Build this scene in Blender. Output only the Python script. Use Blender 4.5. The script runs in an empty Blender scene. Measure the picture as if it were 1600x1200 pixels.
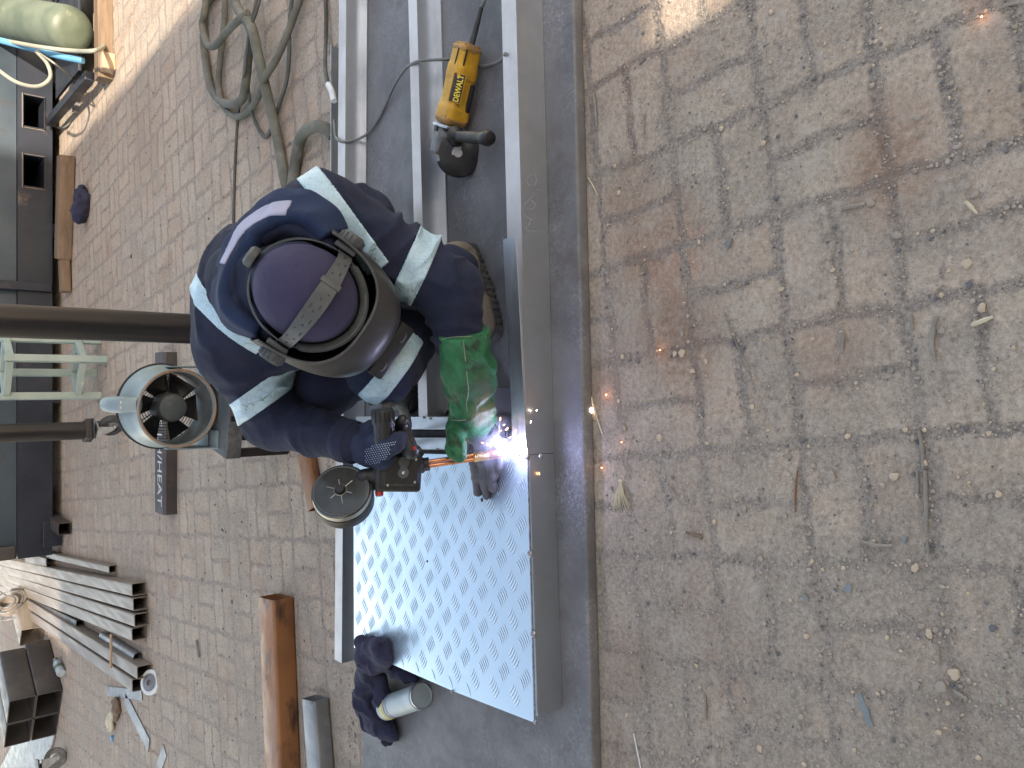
import bpy, bmesh, math, random
import numpy as np
from mathutils import Vector, Matrix, Euler

random.seed(7); np.random.seed(7)
C = bpy.context.scene.collection
sc = bpy.context.scene
R = math.radians

# ------------------------------------------------------------------ camera
CAM_H, PITCH, FPX = 1.40, R(40.6), 1250.0
cam_d = bpy.data.cameras.new("camera"); cam = bpy.data.objects.new("camera", cam_d); C.objects.link(cam)
cF = Vector((0, math.cos(PITCH), -math.sin(PITCH)))       # view direction
cD = Vector((0, -math.sin(PITCH), -math.cos(PITCH)))      # photo's right (the phone was held on its side)
cU = Vector((1, 0, 0))                                    # photo's up
m = Matrix((cD, cU, -cF)).transposed().to_4x4(); m.translation = Vector((0, 0, CAM_H))
cam.matrix_world = m
cam_d.sensor_fit = 'HORIZONTAL'; cam_d.sensor_width = 36; cam_d.lens = FPX/1600*36
cam_d.clip_start = 0.02; cam_d.clip_end = 400
sc.camera = cam
CAMP = Vector((0, 0, CAM_H))
def ray(x, y): return cF + cU*((600-y)/FPX) + cD*((x-800)/FPX)
def P(x, y, z):                       # where the photo's pixel meets height z
    r = ray(x, y); return CAMP + r*((z-CAM_H)/r.z)
def PY(x, y, Y):                      # where it meets distance Y
    r = ray(x, y); return CAMP + r*(Y/r.y)
def PZ(x, y, Z): return CAMP + ray(x, y)*Z

# ------------------------------------------------------------------ light
SUN_E, SUN_AZ = R(32), math.atan2(-0.055, 1.0)
w = bpy.data.worlds.new("World"); sc.world = w; w.use_nodes = True
nt = w.node_tree; bg = nt.nodes['Background']
sky = nt.nodes.new('ShaderNodeTexSky'); sky.sky_type = 'NISHITA'; sky.sun_disc = False
sky.sun_elevation = SUN_E; sky.sun_rotation = math.pi + 0.055; sky.altitude = 1200
sky.air_density = 1.0; sky.dust_density = 2.0; sky.ozone_density = 1.0
tint = nt.nodes.new('ShaderNodeMix'); tint.data_type = 'RGBA'; tint.blend_type = 'MULTIPLY'; tint.inputs[0].default_value = 1.0
tint.inputs[7].default_value = (1.35, 1.0, 0.70, 1)          # hazy, nearly neutral daylight as the phone balanced it
nt.links.new(sky.outputs[0], tint.inputs[6]); nt.links.new(tint.outputs[2], bg.inputs[0]); bg.inputs[1].default_value = 0.15
sd = bpy.data.lights.new("sun", 'SUN'); so = bpy.data.objects.new("sun", sd); C.objects.link(so)
sd.energy = 2.4; sd.angle = R(0.6); sd.color = (1.0, 0.87, 0.70)
sun_dir = Vector((-0.055, 1.0, -math.tan(SUN_E))).normalized()
so.rotation_euler = sun_dir.to_track_quat('-Z', 'Y').to_euler()
sc.view_settings.view_transform = 'Standard'; sc.view_settings.look = 'None'
sc.view_settings.exposure = 2.3; sc.view_settings.gamma = 1.0
sc.cycles.max_bounces = 6; sc.cycles.diffuse_bounces = 3; sc.cycles.glossy_bounces = 3
sc.cycles.volume_bounces = 0; sc.cycles.use_denoising = True; sc.cycles.sample_clamp_indirect = 6

# ------------------------------------------------------------------ node helper
class NG:
    def __init__(s, name):
        s.m = bpy.data.materials.new(name); s.m.use_nodes = True; s.t = s.m.node_tree
        s.b = s.t.nodes['Principled BSDF']
    def new(s, t, **k):
        n = s.t.nodes.new(t)
        for a, v in k.items(): setattr(n, a, v)
        return n
    def inp(s, sock, v):
        if isinstance(v, bpy.types.NodeSocket): s.t.links.new(v, sock)
        elif v is not None: sock.default_value = v
    def math(s, op, a, b=None, c=None, clamp=False):
        n = s.new('ShaderNodeMath', operation=op, use_clamp=clamp)
        s.inp(n.inputs[0], a); s.inp(n.inputs[1], b)
        if c is not None: s.inp(n.inputs[2], c)
        return n.outputs[0]
    def obj(s): 
        if not hasattr(s, '_tc'): s._tc = s.new('ShaderNodeTexCoord')
        return s._tc.outputs['Object']
    def gen(s, name): s.obj(); return s._tc.outputs[name]
    def pos(s): return s.new('ShaderNodeNewGeometry').outputs['Position']
    def mapping(s, v, scale=(1,1,1), rot=(0,0,0), loc=(0,0,0)):
        n = s.new('ShaderNodeMapping'); s.inp(n.inputs[0], v)
        n.inputs[1].default_value = loc; n.inputs[2].default_value = rot; n.inputs[3].default_value = scale
        return n.outputs[0]
    def noise(s, scale, detail=4, rough=0.55, vec=None, dist=0.0):
        n = s.new('ShaderNodeTexNoise'); s.inp(n.inputs['Vector'], vec if vec is not None else s.obj())
        n.inputs['Scale'].default_value = scale; n.inputs['Detail'].default_value = detail
        n.inputs['Roughness'].default_value = rough; n.inputs['Distortion'].default_value = dist
        return n.outputs[0]
    def vor(s, scale, vec=None, feature='F1', out='Distance', rnd=1.0):
        n = s.new('ShaderNodeTexVoronoi', feature=feature); s.inp(n.inputs['Vector'], vec if vec is not None else s.obj())
        n.inputs['Scale'].default_value = scale; n.inputs['Randomness'].default_value = rnd
        return n.outputs[out]
    def ss(s, v, a, b, lo=0.0, hi=1.0):
        n = s.new('ShaderNodeMapRange', interpolation_type='SMOOTHSTEP'); s.inp(n.inputs[0], v)
        s.inp(n.inputs[1], a); s.inp(n.inputs[2], b); n.inputs[3].default_value = lo; n.inputs[4].default_value = hi
        return n.outputs[0]
    def mix(s, f, a, b):
        n = s.new('ShaderNodeMix', data_type='RGBA'); s.inp(n.inputs[0], f)
        s.inp(n.inputs[6], a if isinstance(a, bpy.types.NodeSocket) else (*a, 1))
        s.inp(n.inputs[7], b if isinstance(b, bpy.types.NodeSocket) else (*b, 1))
        return n.outputs[2]
    def hsv(s, col, val):
        n = s.new('ShaderNodeHueSaturation'); s.inp(n.inputs['Color'], col); s.inp(n.inputs['Value'], val); return n.outputs[0]
    def bump(s, h, strength=0.5, dist=0.002, normal=None):
        n = s.new('ShaderNodeBump'); s.inp(n.inputs['Height'], h); n.inputs['Strength'].default_value = strength
        n.inputs['Distance'].default_value = dist
        if normal is not None: s.inp(n.inputs['Normal'], normal)
        return n.outputs[0]
    def out(s, **k):
        for a, v in k.items():
            a = {'col':'Base Color','rough':'Roughness','metal':'Metallic','nrm':'Normal','emit':'Emission Color','es':'Emission Strength','spec':'Specular IOR Level','alpha':'Alpha','sheen':'Sheen Weight','coat':'Coat Weight','trans':'Transmission Weight'}[a]
            if isinstance(v, tuple) and len(v) == 3: v = (*v, 1)
            s.inp(s.b.inputs[a], v)
        return s.m

def pbr(name, c1, c2, scale=8, rough=(0.5, 0.7), metal=0.0, bump=0.3, bscale=60, bdist=0.001, spots=None, spotscale=30, spotw=(0.62, 0.72), stretch=None, spec=0.5, sheen=0.0):
    g = NG(name); v = g.obj()
    vv = g.mapping(v, scale=stretch) if stretch else v
    n1 = g.noise(scale, 5, 0.6, vv, 0.3); f = g.ss(n1, 0.32, 0.68)
    col = g.mix(f, c1, c2)
    if spots:
        n2 = g.noise(spotscale, 5, 0.65, vv); col = g.mix(g.ss(n2, *spotw), col, spots)
    n3 = g.noise(bscale, 4, 0.6, vv)
    r = g.ss(g.noise(scale*2.3, 5, 0.6, vv), 0.3, 0.7, rough[0], rough[1])
    return g.out(col=col, rough=r, metal=metal, nrm=g.bump(n3, bump, bdist), spec=spec, sheen=sheen)

# ------------------------------------------------------------------ mesh helpers
def link(name, verts, faces, mat, parent=None, smooth=False, mats=None):
    me = bpy.data.meshes.new(name); me.from_pydata([tuple(v) for v in verts], [], [tuple(f) for f in faces]); me.update()
    o = bpy.data.objects.new(name, me); C.objects.link(o)
    if mat: me.materials.append(mat)
    if smooth: me.polygons.foreach_set('use_smooth', [True]*len(me.polygons))
    if parent: o.parent = parent
    return o
def tag(o, label=None, cat=None, group=None, kind=None):
    if label: o['label'] = label
    if cat: o['category'] = cat
    if group: o['group'] = group
    if kind: o['kind'] = kind
    return o
def empty(name, loc=(0, 0, 0)):
    o = bpy.data.objects.new(name, None); C.objects.link(o); o.location = loc; o.empty_display_size = 0.1
    return o
def settle(root, loc):
    """put the empty at the thing's base while its world-space parts stay where they are"""
    root.location = loc
    for ch in root.children:
        ch.location = Vector(ch.location) - Vector(loc)
def auto_smooth(o, ang=35):
    me = o.data; bm = bmesh.new(); bm.from_mesh(me)
    for f in bm.faces: f.smooth = True
    for e in bm.edges:
        if len(e.link_faces) == 2 and e.calc_face_angle(0) > R(ang): e.smooth = False
    bm.to_mesh(me); bm.free()
class MB:
    def __init__(s): s.v = []; s.f = []
    def add(s, vs, fs):
        n = len(s.v); s.v += [tuple(v) for v in vs]; s.f += [tuple(i+n for i in f) for f in fs]; return s
    def box(s, c, size, rot=None, bev=0.0, seg=2):
        bm = bmesh.new(); bmesh.ops.create_cube(bm, size=1.0)
        for v in bm.verts: v.co = Vector((v.co.x*size[0], v.co.y*size[1], v.co.z*size[2]))
        if bev: bmesh.ops.bevel(bm, geom=list(bm.edges), offset=bev, segments=seg, affect='EDGES', profile=0.5)
        M = rot if rot is not None else Matrix.Identity(3)
        if isinstance(M, (int, float)): M = Matrix.Rotation(M, 3, 'Z')
        bm.verts.index_update()
        vs = [M @ v.co + Vector(c) for v in bm.verts]; fs = [[v.index for v in f.verts] for f in bm.faces]
        bm.free(); return s.add(vs, fs)
    def bar(s, a, b, w, h, up=(0, 0, 1), bev=0.0):      # box from a to b, width w, height h
        a = Vector(a); b = Vector(b); x = (b-a).normalized(); y = Vector(up).cross(x).normalized(); z = x.cross(y)
        return s.box((a+b)/2, ((b-a).length, w, h), Matrix((x, y, z)).transposed(), bev)
    def prism(s, prof, a, b, up=(0, 0, 1), caps=True):     # closed 2-D profile [(y,z)] swept from a to b
        a = Vector(a); b = Vector(b); x = (b-a).normalized(); y = Vector(up).cross(x).normalized(); z = x.cross(y)
        n = len(prof); vs = [a+y*p[0]+z*p[1] for p in prof]+[b+y*p[0]+z*p[1] for p in prof]
        fs = [(i, (i+1) % n, n+(i+1) % n, n+i) for i in range(n)]
        if caps: fs += [tuple(range(n))[::-1], tuple(range(n, 2*n))]
        return s.add(vs, fs)
    def tube(s, pts, r, seg=10, caps=True, flat=1.0):
        pts = [Vector(p) for p in pts]; n = len(pts); rs = r if isinstance(r, (list, tuple)) else [r]*n
        t = [(pts[min(i+1, n-1)]-pts[max(i-1, 0)]).normalized() for i in range(n)]
        u = Vector((0, 0, 1)) if abs(t[0].z) < 0.9 else Vector((1, 0, 0))
        vs = []
        for i in range(n):
            u = (u-t[i]*u.dot(t[i])).normalized(); w = t[i].cross(u)
            for k in range(seg):
                a = 2*math.pi*k/seg; vs.append(pts[i]+(u*math.cos(a)*flat+w*math.sin(a))*rs[i])
        fs = [(i*seg+k, i*seg+(k+1) % seg, (i+1)*seg+(k+1) % seg, (i+1)*seg+k) for i in range(n-1) for k in range(seg)]
        if caps: fs += [tuple(range(seg))[::-1], tuple(range((n-1)*seg, n*seg))]
        return s.add(vs, fs)
    def lathe(s, prof, o, axis, seg=40, closed=False):    # prof [(r, t)] about axis from o
        o = Vector(o); ax = Vector(axis).normalized(); u = ax.orthogonal().normalized(); w = ax.cross(u); n = len(prof)
        vs = [o+ax*p[1]+(u*math.cos(2*math.pi*k/seg)+w*math.sin(2*math.pi*k/seg))*max(p[0], 1e-5) for p in prof for k in range(seg)]
        fs = [(i*seg+k, i*seg+(k+1) % seg, (i+1)*seg+(k+1) % seg, (i+1)*seg+k) for i in range(n-1) for k in range(seg)]
        if closed: fs += [((n-1)*seg+k, (n-1)*seg+(k+1) % seg, (k+1) % seg, k) for k in range(seg)]
        return s.add(vs, fs)
    def hollow(s, a, b, w, h, t=0.004, up=(0, 0, 1), r=0.008):   # rectangular hollow section, centre line a-b
        def ring(w, h, r):
            o = []
            for sx, sy, a0 in ((1, 1, 0), (-1, 1, 90), (-1, -1, 180), (1, -1, 270)):
                for k in range(4):
                    q = R(a0+k*30); o.append((sx*(w/2-r)+r*math.cos(q), sy*(h/2-r)+r*math.sin(q)))
            return o
        a = Vector(a); b = Vector(b); x = (b-a).normalized(); y = Vector(up).cross(x).normalized(); z = x.cross(y)
        po = ring(w, h, r); pi = ring(w-2*t, h-2*t, max(r-t, 0.001)); n = len(po)
        vs = [q+y*p[0]+z*p[1] for q in (a, b) for pr in (po, pi) for p in pr]
        fs = []
        for i in range(n):
            j = (i+1) % n
            fs += [(i, j, 2*n+j, 2*n+i), (n+j, n+i, 3*n+i, 3*n+j), (j, i, n+i, n+j), (2*n+i, 2*n+j, 3*n+j, 3*n+i)]
        return s.add(vs, fs)
    def build(s, name, mat, parent=None, smooth=None):
        o = link(name, s.v, s.f, mat, parent)
        bm = bmesh.new(); bm.from_mesh(o.data); bmesh.ops.recalc_face_normals(bm, faces=bm.faces); bm.to_mesh(o.data); bm.free()
        if smooth: auto_smooth(o, smooth)
        return o
def spline(pts, n=12):
    pts = [Vector(p) for p in pts]; q = [pts[0]*2-pts[1]]+pts+[pts[-1]*2-pts[-2]]; out = []
    for i in range(1, len(q)-2):
        for k in range(n):
            t = k/n; a, b, c, d = q[i-1], q[i], q[i+1], q[i+2]
            out.append(0.5*((2*b)+(c-a)*t+(2*a-5*b+4*c-d)*t*t+(3*b-a-3*c+d)*t**3))
    return out+[pts[-1]]
def base_at(o, loc):
    """shift a mesh's data so that its origin sits at loc"""
    loc = Vector(loc); o.data.transform(Matrix.Translation(-loc)); o.location = Vector(o.location)+loc
    return o

# ------------------------------------------------------------------ implicit surfaces for soft shapes
def _h(i, j, k, s):
    n = (i*73856093) ^ (j*19349663) ^ (k*83492791) ^ (s*2654435)
    n = (n ^ (n >> 13))*1274126177; n = n & 0x7fffffff
    return (n % 100003)/50001.5-1.0
def vnoise(p, sc_, seed=0):
    q = p*sc_ if np.isscalar(sc_) else p*np.array(sc_)
    i = np.floor(q).astype(np.int64); f = q-i; f = f*f*(3-2*f); r = 0
    for a in (0, 1):
        for b in (0, 1):
            for c in (0, 1):
                wgt = (f[:, 0] if a else 1-f[:, 0])*(f[:, 1] if b else 1-f[:, 1])*(f[:, 2] if c else 1-f[:, 2])
                r = r+wgt*_h(i[:, 0]+a, i[:, 1]+b, i[:, 2]+c, seed)
    return r
def A(v): return np.array(tuple(v), dtype=float)
def cap(p, a, b, ra, rb, squash=None):
    a = A(a); b = A(b); ab = b-a; q = p-a
    t = np.clip((q@ab)/(ab@ab), 0, 1); d = q-t[:, None]*ab
    if squash is not None:
        ax, k = squash; ax = A(ax)/np.linalg.norm(A(ax)); c = d@ax; d = d+(c*(k-1))[:, None]*ax
    return np.linalg.norm(d, axis=1)-(ra+(rb-ra)*t)
def ell(p, c, r, M=None):
    q = p-A(c)
    if M is not None: q = q@np.array(M)        # columns of M are the axes
    r = np.array(r); k0 = np.linalg.norm(q/r, axis=1); k1 = np.linalg.norm(q/(r*r), axis=1)
    return k0*(k0-1)/np.maximum(k1, 1e-6)
def rbox(p, c, half, r, M=None):
    q = p-A(c)
    if M is not None: q = q@np.array(M)
    q = np.abs(q)-(np.array(half)-r)
    return np.linalg.norm(np.maximum(q, 0), axis=1)+np.minimum(q.max(axis=1), 0)-r
def smin(a, b, k):
    h = np.maximum(k-np.abs(a-b), 0)/k; return np.minimum(a, b)-h*h*k*0.25
def smax(a, b, k): return -smin(-a, -b, k)
def surf(name, f, lo, hi, h, mat, parent=None, smooth=True):
    lo = np.array(lo, float); hi = np.array(hi, float); n = np.ceil((hi-lo)/h).astype(int)+1
    ax = [lo[i]+h*np.arange(n[i]) for i in range(3)]
    V = np.empty(n, dtype=np.float32); Y, Z = np.meshgrid(ax[1], ax[2], indexing='ij'); yz = np.stack([Y.ravel(), Z.ravel()], 1)
    st = max(1, 400000//len(yz))
    for i in range(0, n[0], st):
        xs = ax[0][i:i+st]; p = np.concatenate([np.repeat(xs, len(yz))[:, None], np.tile(yz, (len(xs), 1))], 1)
        V[i:i+st] = f(p).reshape(len(xs), n[1], n[2])
    S = V < 0; c = [slice(0, -1), slice(1, None)]
    cnt = sum(S[c[a], c[b], c[d]].astype(np.int8) for a in (0, 1) for b in (0, 1) for d in (0, 1))
    cell = (cnt > 0) & (cnt < 8); idx = np.full(cell.shape, -1, dtype=np.int64); I = np.argwhere(cell); idx[cell] = np.arange(len(I))
    acc = np.zeros((len(I), 3)); num = np.zeros(len(I))
    cor = [(a, b, d) for a in (0, 1) for b in (0, 1) for d in (0, 1)]
    for x in cor:
        for k in range(3):
            if x[k]: continue
            y = list(x); y[k] = 1
            v0 = V[I[:, 0]+x[0], I[:, 1]+x[1], I[:, 2]+x[2]]; v1 = V[I[:, 0]+y[0], I[:, 1]+y[1], I[:, 2]+y[2]]
            mk = (v0 < 0) != (v1 < 0); t = np.where(mk, v0/np.where(mk, v0-v1, 1), 0)
            pt = np.array(x)[None, :]+t[:, None]*(np.array(y)-np.array(x))[None, :]
            acc += pt*mk[:, None]; num += mk
    vs = lo+(I+acc/num[:, None])*h; fs = []
    for k in range(3):
        u, v = (k+1) % 3, (k+2) % 3
        s0 = [slice(None)]*3; s1 = [slice(None)]*3; s0[k] = slice(0, -1); s1[k] = slice(1, None)
        a, b = S[tuple(s0)], S[tuple(s1)]; E = np.argwhere(a != b); fl = a[tuple(E.T)]
        ok = (E[:, u] > 0) & (E[:, v] > 0) & (E[:, u] < n[u]-1) & (E[:, v] < n[v]-1); E = E[ok]; fl = fl[ok]
        q = []
        for du, dv in ((1, 1), (0, 1), (0, 0), (1, 0)):
            e = E.copy(); e[:, u] -= du; e[:, v] -= dv; q.append(idx[tuple(e.T)])
        q = np.stack(q, 1); q[~fl] = q[~fl][:, ::-1]; fs.append(q)
    fs = np.concatenate(fs); me = bpy.data.meshes.new(name)
    me.vertices.add(len(vs)); me.vertices.foreach_set('co', vs.astype(np.float32).ravel())
    me.loops.add(len(fs)*4); me.loops.foreach_set('vertex_index', fs.astype(np.int32).ravel())
    me.polygons.add(len(fs)); me.polygons.foreach_set('loop_start', np.arange(0, len(fs)*4, 4, dtype=np.int32))
    me.polygons.foreach_set('loop_total', np.full(len(fs), 4, dtype=np.int32))
    me.update(calc_edges=True); me.validate()
    if smooth: me.polygons.foreach_set('use_smooth', np.ones(len(me.polygons), dtype=bool))
    me.materials.append(mat); o = bpy.data.objects.new(name, me); C.objects.link(o)
    if parent: o.parent = parent
    return o
def march(x, y, f, t0=0.6, t1=4.0):
    r = ray(x, y); t = t0
    for _ in range(200):
        q = CAMP+r*t; d = float(f(np.array([tuple(q)]))[0])
        if d < 0.0015: return q
        t += max(d*0.7, 0.001)
        if t > t1: break
    return CAMP+r*t
# ------------------------------------------------------------------ materials
def mat_ground():
    g = NG('brick_paving'); L = 0.222
    o = P(1050, 228, 0)
    v = g.pos()
    wob = g.noise(7, 3, 0.6, v); wob2 = g.noise(45, 3, 0.6, v)
    q = g.mapping(v, rot=(0, 0, -R(7.3)), loc=(0, 0, 0))
    # rotate about the chosen corner: subtract the rotated corner
    c, s_ = math.cos(-R(7.3)), math.sin(-R(7.3)); ox, oy = c*o.x-s_*o.y, s_*o.x+c*o.y
    sp = g.new('ShaderNodeSeparateXYZ'); g.inp(sp.inputs[0], q)
    sv = g.new('ShaderNodeTexNoise'); g.inp(sv.inputs['Vector'], v); sv.inputs['Scale'].default_value = 9; sv.inputs['Detail'].default_value = 3
    sc3 = g.new('ShaderNodeSeparateColor'); g.inp(sc3.inputs[0], sv.outputs['Color'])
    jx = g.math('MULTIPLY', g.math('SUBTRACT', sc3.outputs[0], 0.5), 0.05); jy = g.math('MULTIPLY', g.math('SUBTRACT', sc3.outputs[1], 0.5), 0.05)
    x = g.math('DIVIDE', g.math('ADD', g.math('SUBTRACT', sp.outputs[0], ox), jx), L)
    y = g.math('DIVIDE', g.math('ADD', g.math('SUBTRACT', sp.outputs[1], oy), jy), L)
    ix, iy = g.math('FLOOR', x), g.math('FLOOR', y); fx, fy = g.math('SUBTRACT', x, ix), g.math('SUBTRACT', y, iy)
    par = g.math('FLOORED_MODULO', g.math('ADD', ix, iy), 2.0)
    inv = g.math('SUBTRACT', 1.0, par)
    sx = g.math('ADD', g.math('MULTIPLY', fx, par), g.math('MULTIPLY', fy, inv))    # the split direction
    sy = g.math('ADD', g.math('MULTIPLY', fy, par), g.math('MULTIPLY', fx, inv))
    hx = g.math('MULTIPLY', sx, 2.0); hi = g.math('FLOOR', hx); hf = g.math('SUBTRACT', hx, hi)
    dx = g.math('MULTIPLY', g.math('MINIMUM', hf, g.math('SUBTRACT', 1.0, hf)), 0.5*L)
    dy = g.math('MULTIPLY', g.math('MINIMUM', sy, g.math('SUBTRACT', 1.0, sy)), L)
    d = g.math('SMOOTH_MIN', dx, dy, 0.02)
    d = g.math('ADD', d, g.math('MULTIPLY', g.math('SUBTRACT', wob2, 0.5), 0.020))
    d = g.math('ADD', d, g.math('MULTIPLY', g.math('SUBTRACT', g.noise(14, 4, 0.65, v), 0.5), 0.022))
    brick = g.ss(d, 0.0035, 0.0155)
    # per-brick tint
    cmb = g.new('ShaderNodeCombineXYZ'); g.inp(cmb.inputs[0], ix); g.inp(cmb.inputs[1], iy); g.inp(cmb.inputs[2], hi)
    wn = g.new('ShaderNodeTexWhiteNoise', noise_dimensions='3D'); g.inp(wn.inputs[0], cmb.outputs[0])
    rnd = wn.outputs['Value']
    # grit lying over the bricks
    big = g.noise(1.1, 4, 0.6, v); mid = g.noise(5.5, 6, 0.65, v, 0.4); fine = g.noise(60, 6, 0.75, v); grit = g.noise(260, 3, 0.7, v)
    spv = g.new('ShaderNodeSeparateXYZ'); g.inp(spv.inputs[0], v)
    bias = g.math('MULTIPLY', g.ss(spv.outputs[0], -0.9, 0.5, 1, 0), g.ss(spv.outputs[1], 0.9, 2.2, 1.0, 0.35))
    cov = g.math('ADD', g.math('ADD', g.math('MULTIPLY', mid, 0.75), g.math('MULTIPLY', big, 0.5)), g.math('MULTIPLY', bias, 0.17))
    cov = g.math('ADD', cov, g.math('MULTIPLY', g.math('SUBTRACT', fine, 0.5), 0.35))
    dirt = g.ss(cov, 0.55, 0.80)
    show = g.math('MULTIPLY', brick, g.math('SUBTRACT', 1.0, g.math('MULTIPLY', dirt, 0.80)))
    bc = g.mix(rnd, (0.305, 0.232, 0.172), (0.36, 0.284, 0.218))
    bc = g.mix(g.ss(g.noise(3, 3, 0.5, v), 0.35, 0.7), bc, (0.325, 0.275, 0.215))
    bc = g.mix(g.ss(g.noise(2.6, 4, 0.6, g.mapping(v, loc=(5, 3, 0))), 0.60, 0.75), bc, (0.27, 0.155, 0.10))
    sand = g.mix(g.ss(g.noise(120, 5, 0.8, v), 0.35, 0.7), (0.19, 0.162, 0.138), (0.35, 0.295, 0.245))
    sand = g.mix(g.ss(g.noise(2.1, 4, 0.6, g.mapping(v, loc=(1, 7, 0))), 0.52, 0.72), sand, (0.235, 0.165, 0.125))
    gr = g.mix(0.45, sand, (0.29, 0.247, 0.20))
    col = g.mix(show, g.mix(dirt, sand, gr), bc)
    col = g.mix(g.math('MULTIPLY', g.ss(fine, 0.3, 0.75), 0.5), col, g.hsv(col, 1.45))
    col = g.mix(g.ss(g.noise(95, 6, 0.8, v), 0.34, 0.66), g.hsv(col, 0.80), g.hsv(col, 1.28))
    col = g.mix(g.math('MULTIPLY', g.ss(g.noise(16, 7, 0.78, v), 0.50, 0.66), 0.62), col, (0.42, 0.365, 0.305))
    col = g.mix(g.math('MULTIPLY', g.ss(g.noise(34, 6, 0.75, g.mapping(v, loc=(2, 9, 0))), 0.53, 0.66), 0.6), col, (0.165, 0.145, 0.132))
    col = g.mix(g.ss(g.vor(190, v, 'F1'), 0.12, 0.20, 0.55, 0.0), col, (0.40, 0.37, 0.34))
    col = g.mix(g.ss(g.noise(170, 3, 0.6, v), 0.60, 0.72, 0.0, 0.65), col, (0.085, 0.078, 0.075))
    for px_, py_, rr_, k_ in ((1060, 520, .17, .75), (985, 300, .14, .55), (1005, 390, .10, .6), (1400, 290, .13, .55), (1390, 205, .10, .4), (940, 600, .10, .5), (1060, 330, .09, .5), (1300, 560, .12, .35), (990, 1040, .13, .35), (620, 230, .2, .0), (440, 180, .3, .35), (230, 200, .5, .35)):
        if not k_: continue
        dn = g.new('ShaderNodeVectorMath', operation='DISTANCE'); g.inp(dn.inputs[0], v); dn.inputs[1].default_value = tuple(P(px_, py_, 0))
        q_ = g.ss(g.math('ADD', dn.outputs['Value'], g.math('MULTIPLY', g.math('SUBTRACT', mid, 0.5), rr_*1.6)), rr_*.15, rr_, 1, 0)
        col = g.mix(g.math('MULTIPLY', g.math('MULTIPLY', q_, g.ss(fine, .3, .65)), k_), col, (0.20, 0.105, 0.062))
    hgt = g.math('ADD', g.math('MULTIPLY', show, 0.75), g.math('MULTIPLY', fine, 0.55))
    hgt = g.math('ADD', hgt, g.math('MULTIPLY', grit, g.math('SUBTRACT', 0.75, g.math('MULTIPLY', show, 0.55))))
    hgt = g.math('ADD', hgt, g.math('MULTIPLY', mid, 0.8)); hgt = g.math('ADD', hgt, g.math('MULTIPLY', g.noise(24, 6, 0.7, v), 0.8))
    return g.out(col=col, rough=0.92, nrm=g.bump(hgt, 0.9, 0.009), spec=0.25)

def mat_alu(name, base=(0.50, 0.53, 0.56), rough=(0.28, 0.42), brush=(1, 60, 60), bump=0.05):
    g = NG(name); v = g.obj(); b = g.mapping(v, scale=brush)
    n = g.noise(9, 4, 0.6, b); n2 = g.noise(7, 4, 0.6, v)
    col = g.mix(g.ss(n2, 0.35, 0.7), base, tuple(c*0.86 for c in base))
    col = g.mix(g.ss(g.noise(38, 4, 0.7, v), 0.66, 0.74, 0, 0.5), col, (0.35, 0.36, 0.38))
    r = g.math('ADD', g.ss(n, 0.3, 0.7, rough[0], rough[1]), g.ss(n2, 0.4, 0.7, 0.0, 0.08))
    return g.out(col=col, rough=r, metal=0.93, nrm=g.bump(n, bump, 0.0006))
def mat_plate():
    g = NG('mill_scale_steel'); v = g.pos()
    a = g.noise(3.2, 5, 0.62, v, 0.5); b = g.noise(24, 6, 0.75, v); c = g.noise(110, 5, 0.85, v)
    col = g.mix(g.ss(a, 0.3, 0.7), (0.094, 0.092, 0.097), (0.172, 0.168, 0.172))
    pw = g.math('MULTIPLY', g.ss(g.noise(5, 5, 0.65, g.mapping(v, scale=(0.6, 1, 1))), 0.42, 0.70), g.ss(c, 0.45, 0.62))
    col = g.mix(g.math('MULTIPLY', pw, 0.55), col, (0.32, 0.33, 0.35))
    col = g.mix(g.ss(g.noise(2.2, 5, 0.7, g.mapping(v, loc=(4, 1, 0))), 0.55, 0.72, 0, 0.7), col, (0.085, 0.066, 0.055))
    col = g.mix(g.ss(b, 0.62, 0.72, 0, 0.6), col, (0.25, 0.22, 0.20))
    return g.out(col=col, rough=g.ss(b, 0.3, 0.7, 0.55, 0.75), metal=0.25, nrm=g.bump(b, 0.25, 0.0015))
def mat_tread():
    g = NG('tread_plate'); v = g.pos()
    n = g.noise(8, 5, 0.65, v)
    col = g.mix(g.ss(n, 0.35, 0.7), (0.56, 0.67, 0.77), (0.50, 0.62, 0.73))  # blue of the reflected sky is put into this base colour
    col = g.mix(g.ss(g.noise(30, 5, 0.7, v), 0.66, 0.76, 0, 0.5), col, (0.42, 0.43, 0.45))
    # soot round the arc
    dv = g.new('ShaderNodeVectorMath', operation='DISTANCE'); g.inp(dv.inputs[0], v); dv.inputs[1].default_value = tuple(P(778, 745, 0.115))
    soot = g.math('MULTIPLY', g.ss(g.math('ADD', dv.outputs['Value'], g.math('MULTIPLY', g.math('SUBTRACT', g.noise(18, 5, 0.7, v), 0.5), 0.10)), 0.035, 0.105, 1, 0), 0.85)
    col = g.mix(soot, col, (0.16, 0.19, 0.25))
    r = g.math('ADD', g.ss(n, 0.3, 0.75, 0.30, 0.46), g.math('MULTIPLY', soot, 0.2))
    return g.out(col=col, rough=r, metal=0.85, nrm=g.bump(g.noise(220, 3, 0.6, v), 0.04, 0.0005))
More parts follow.
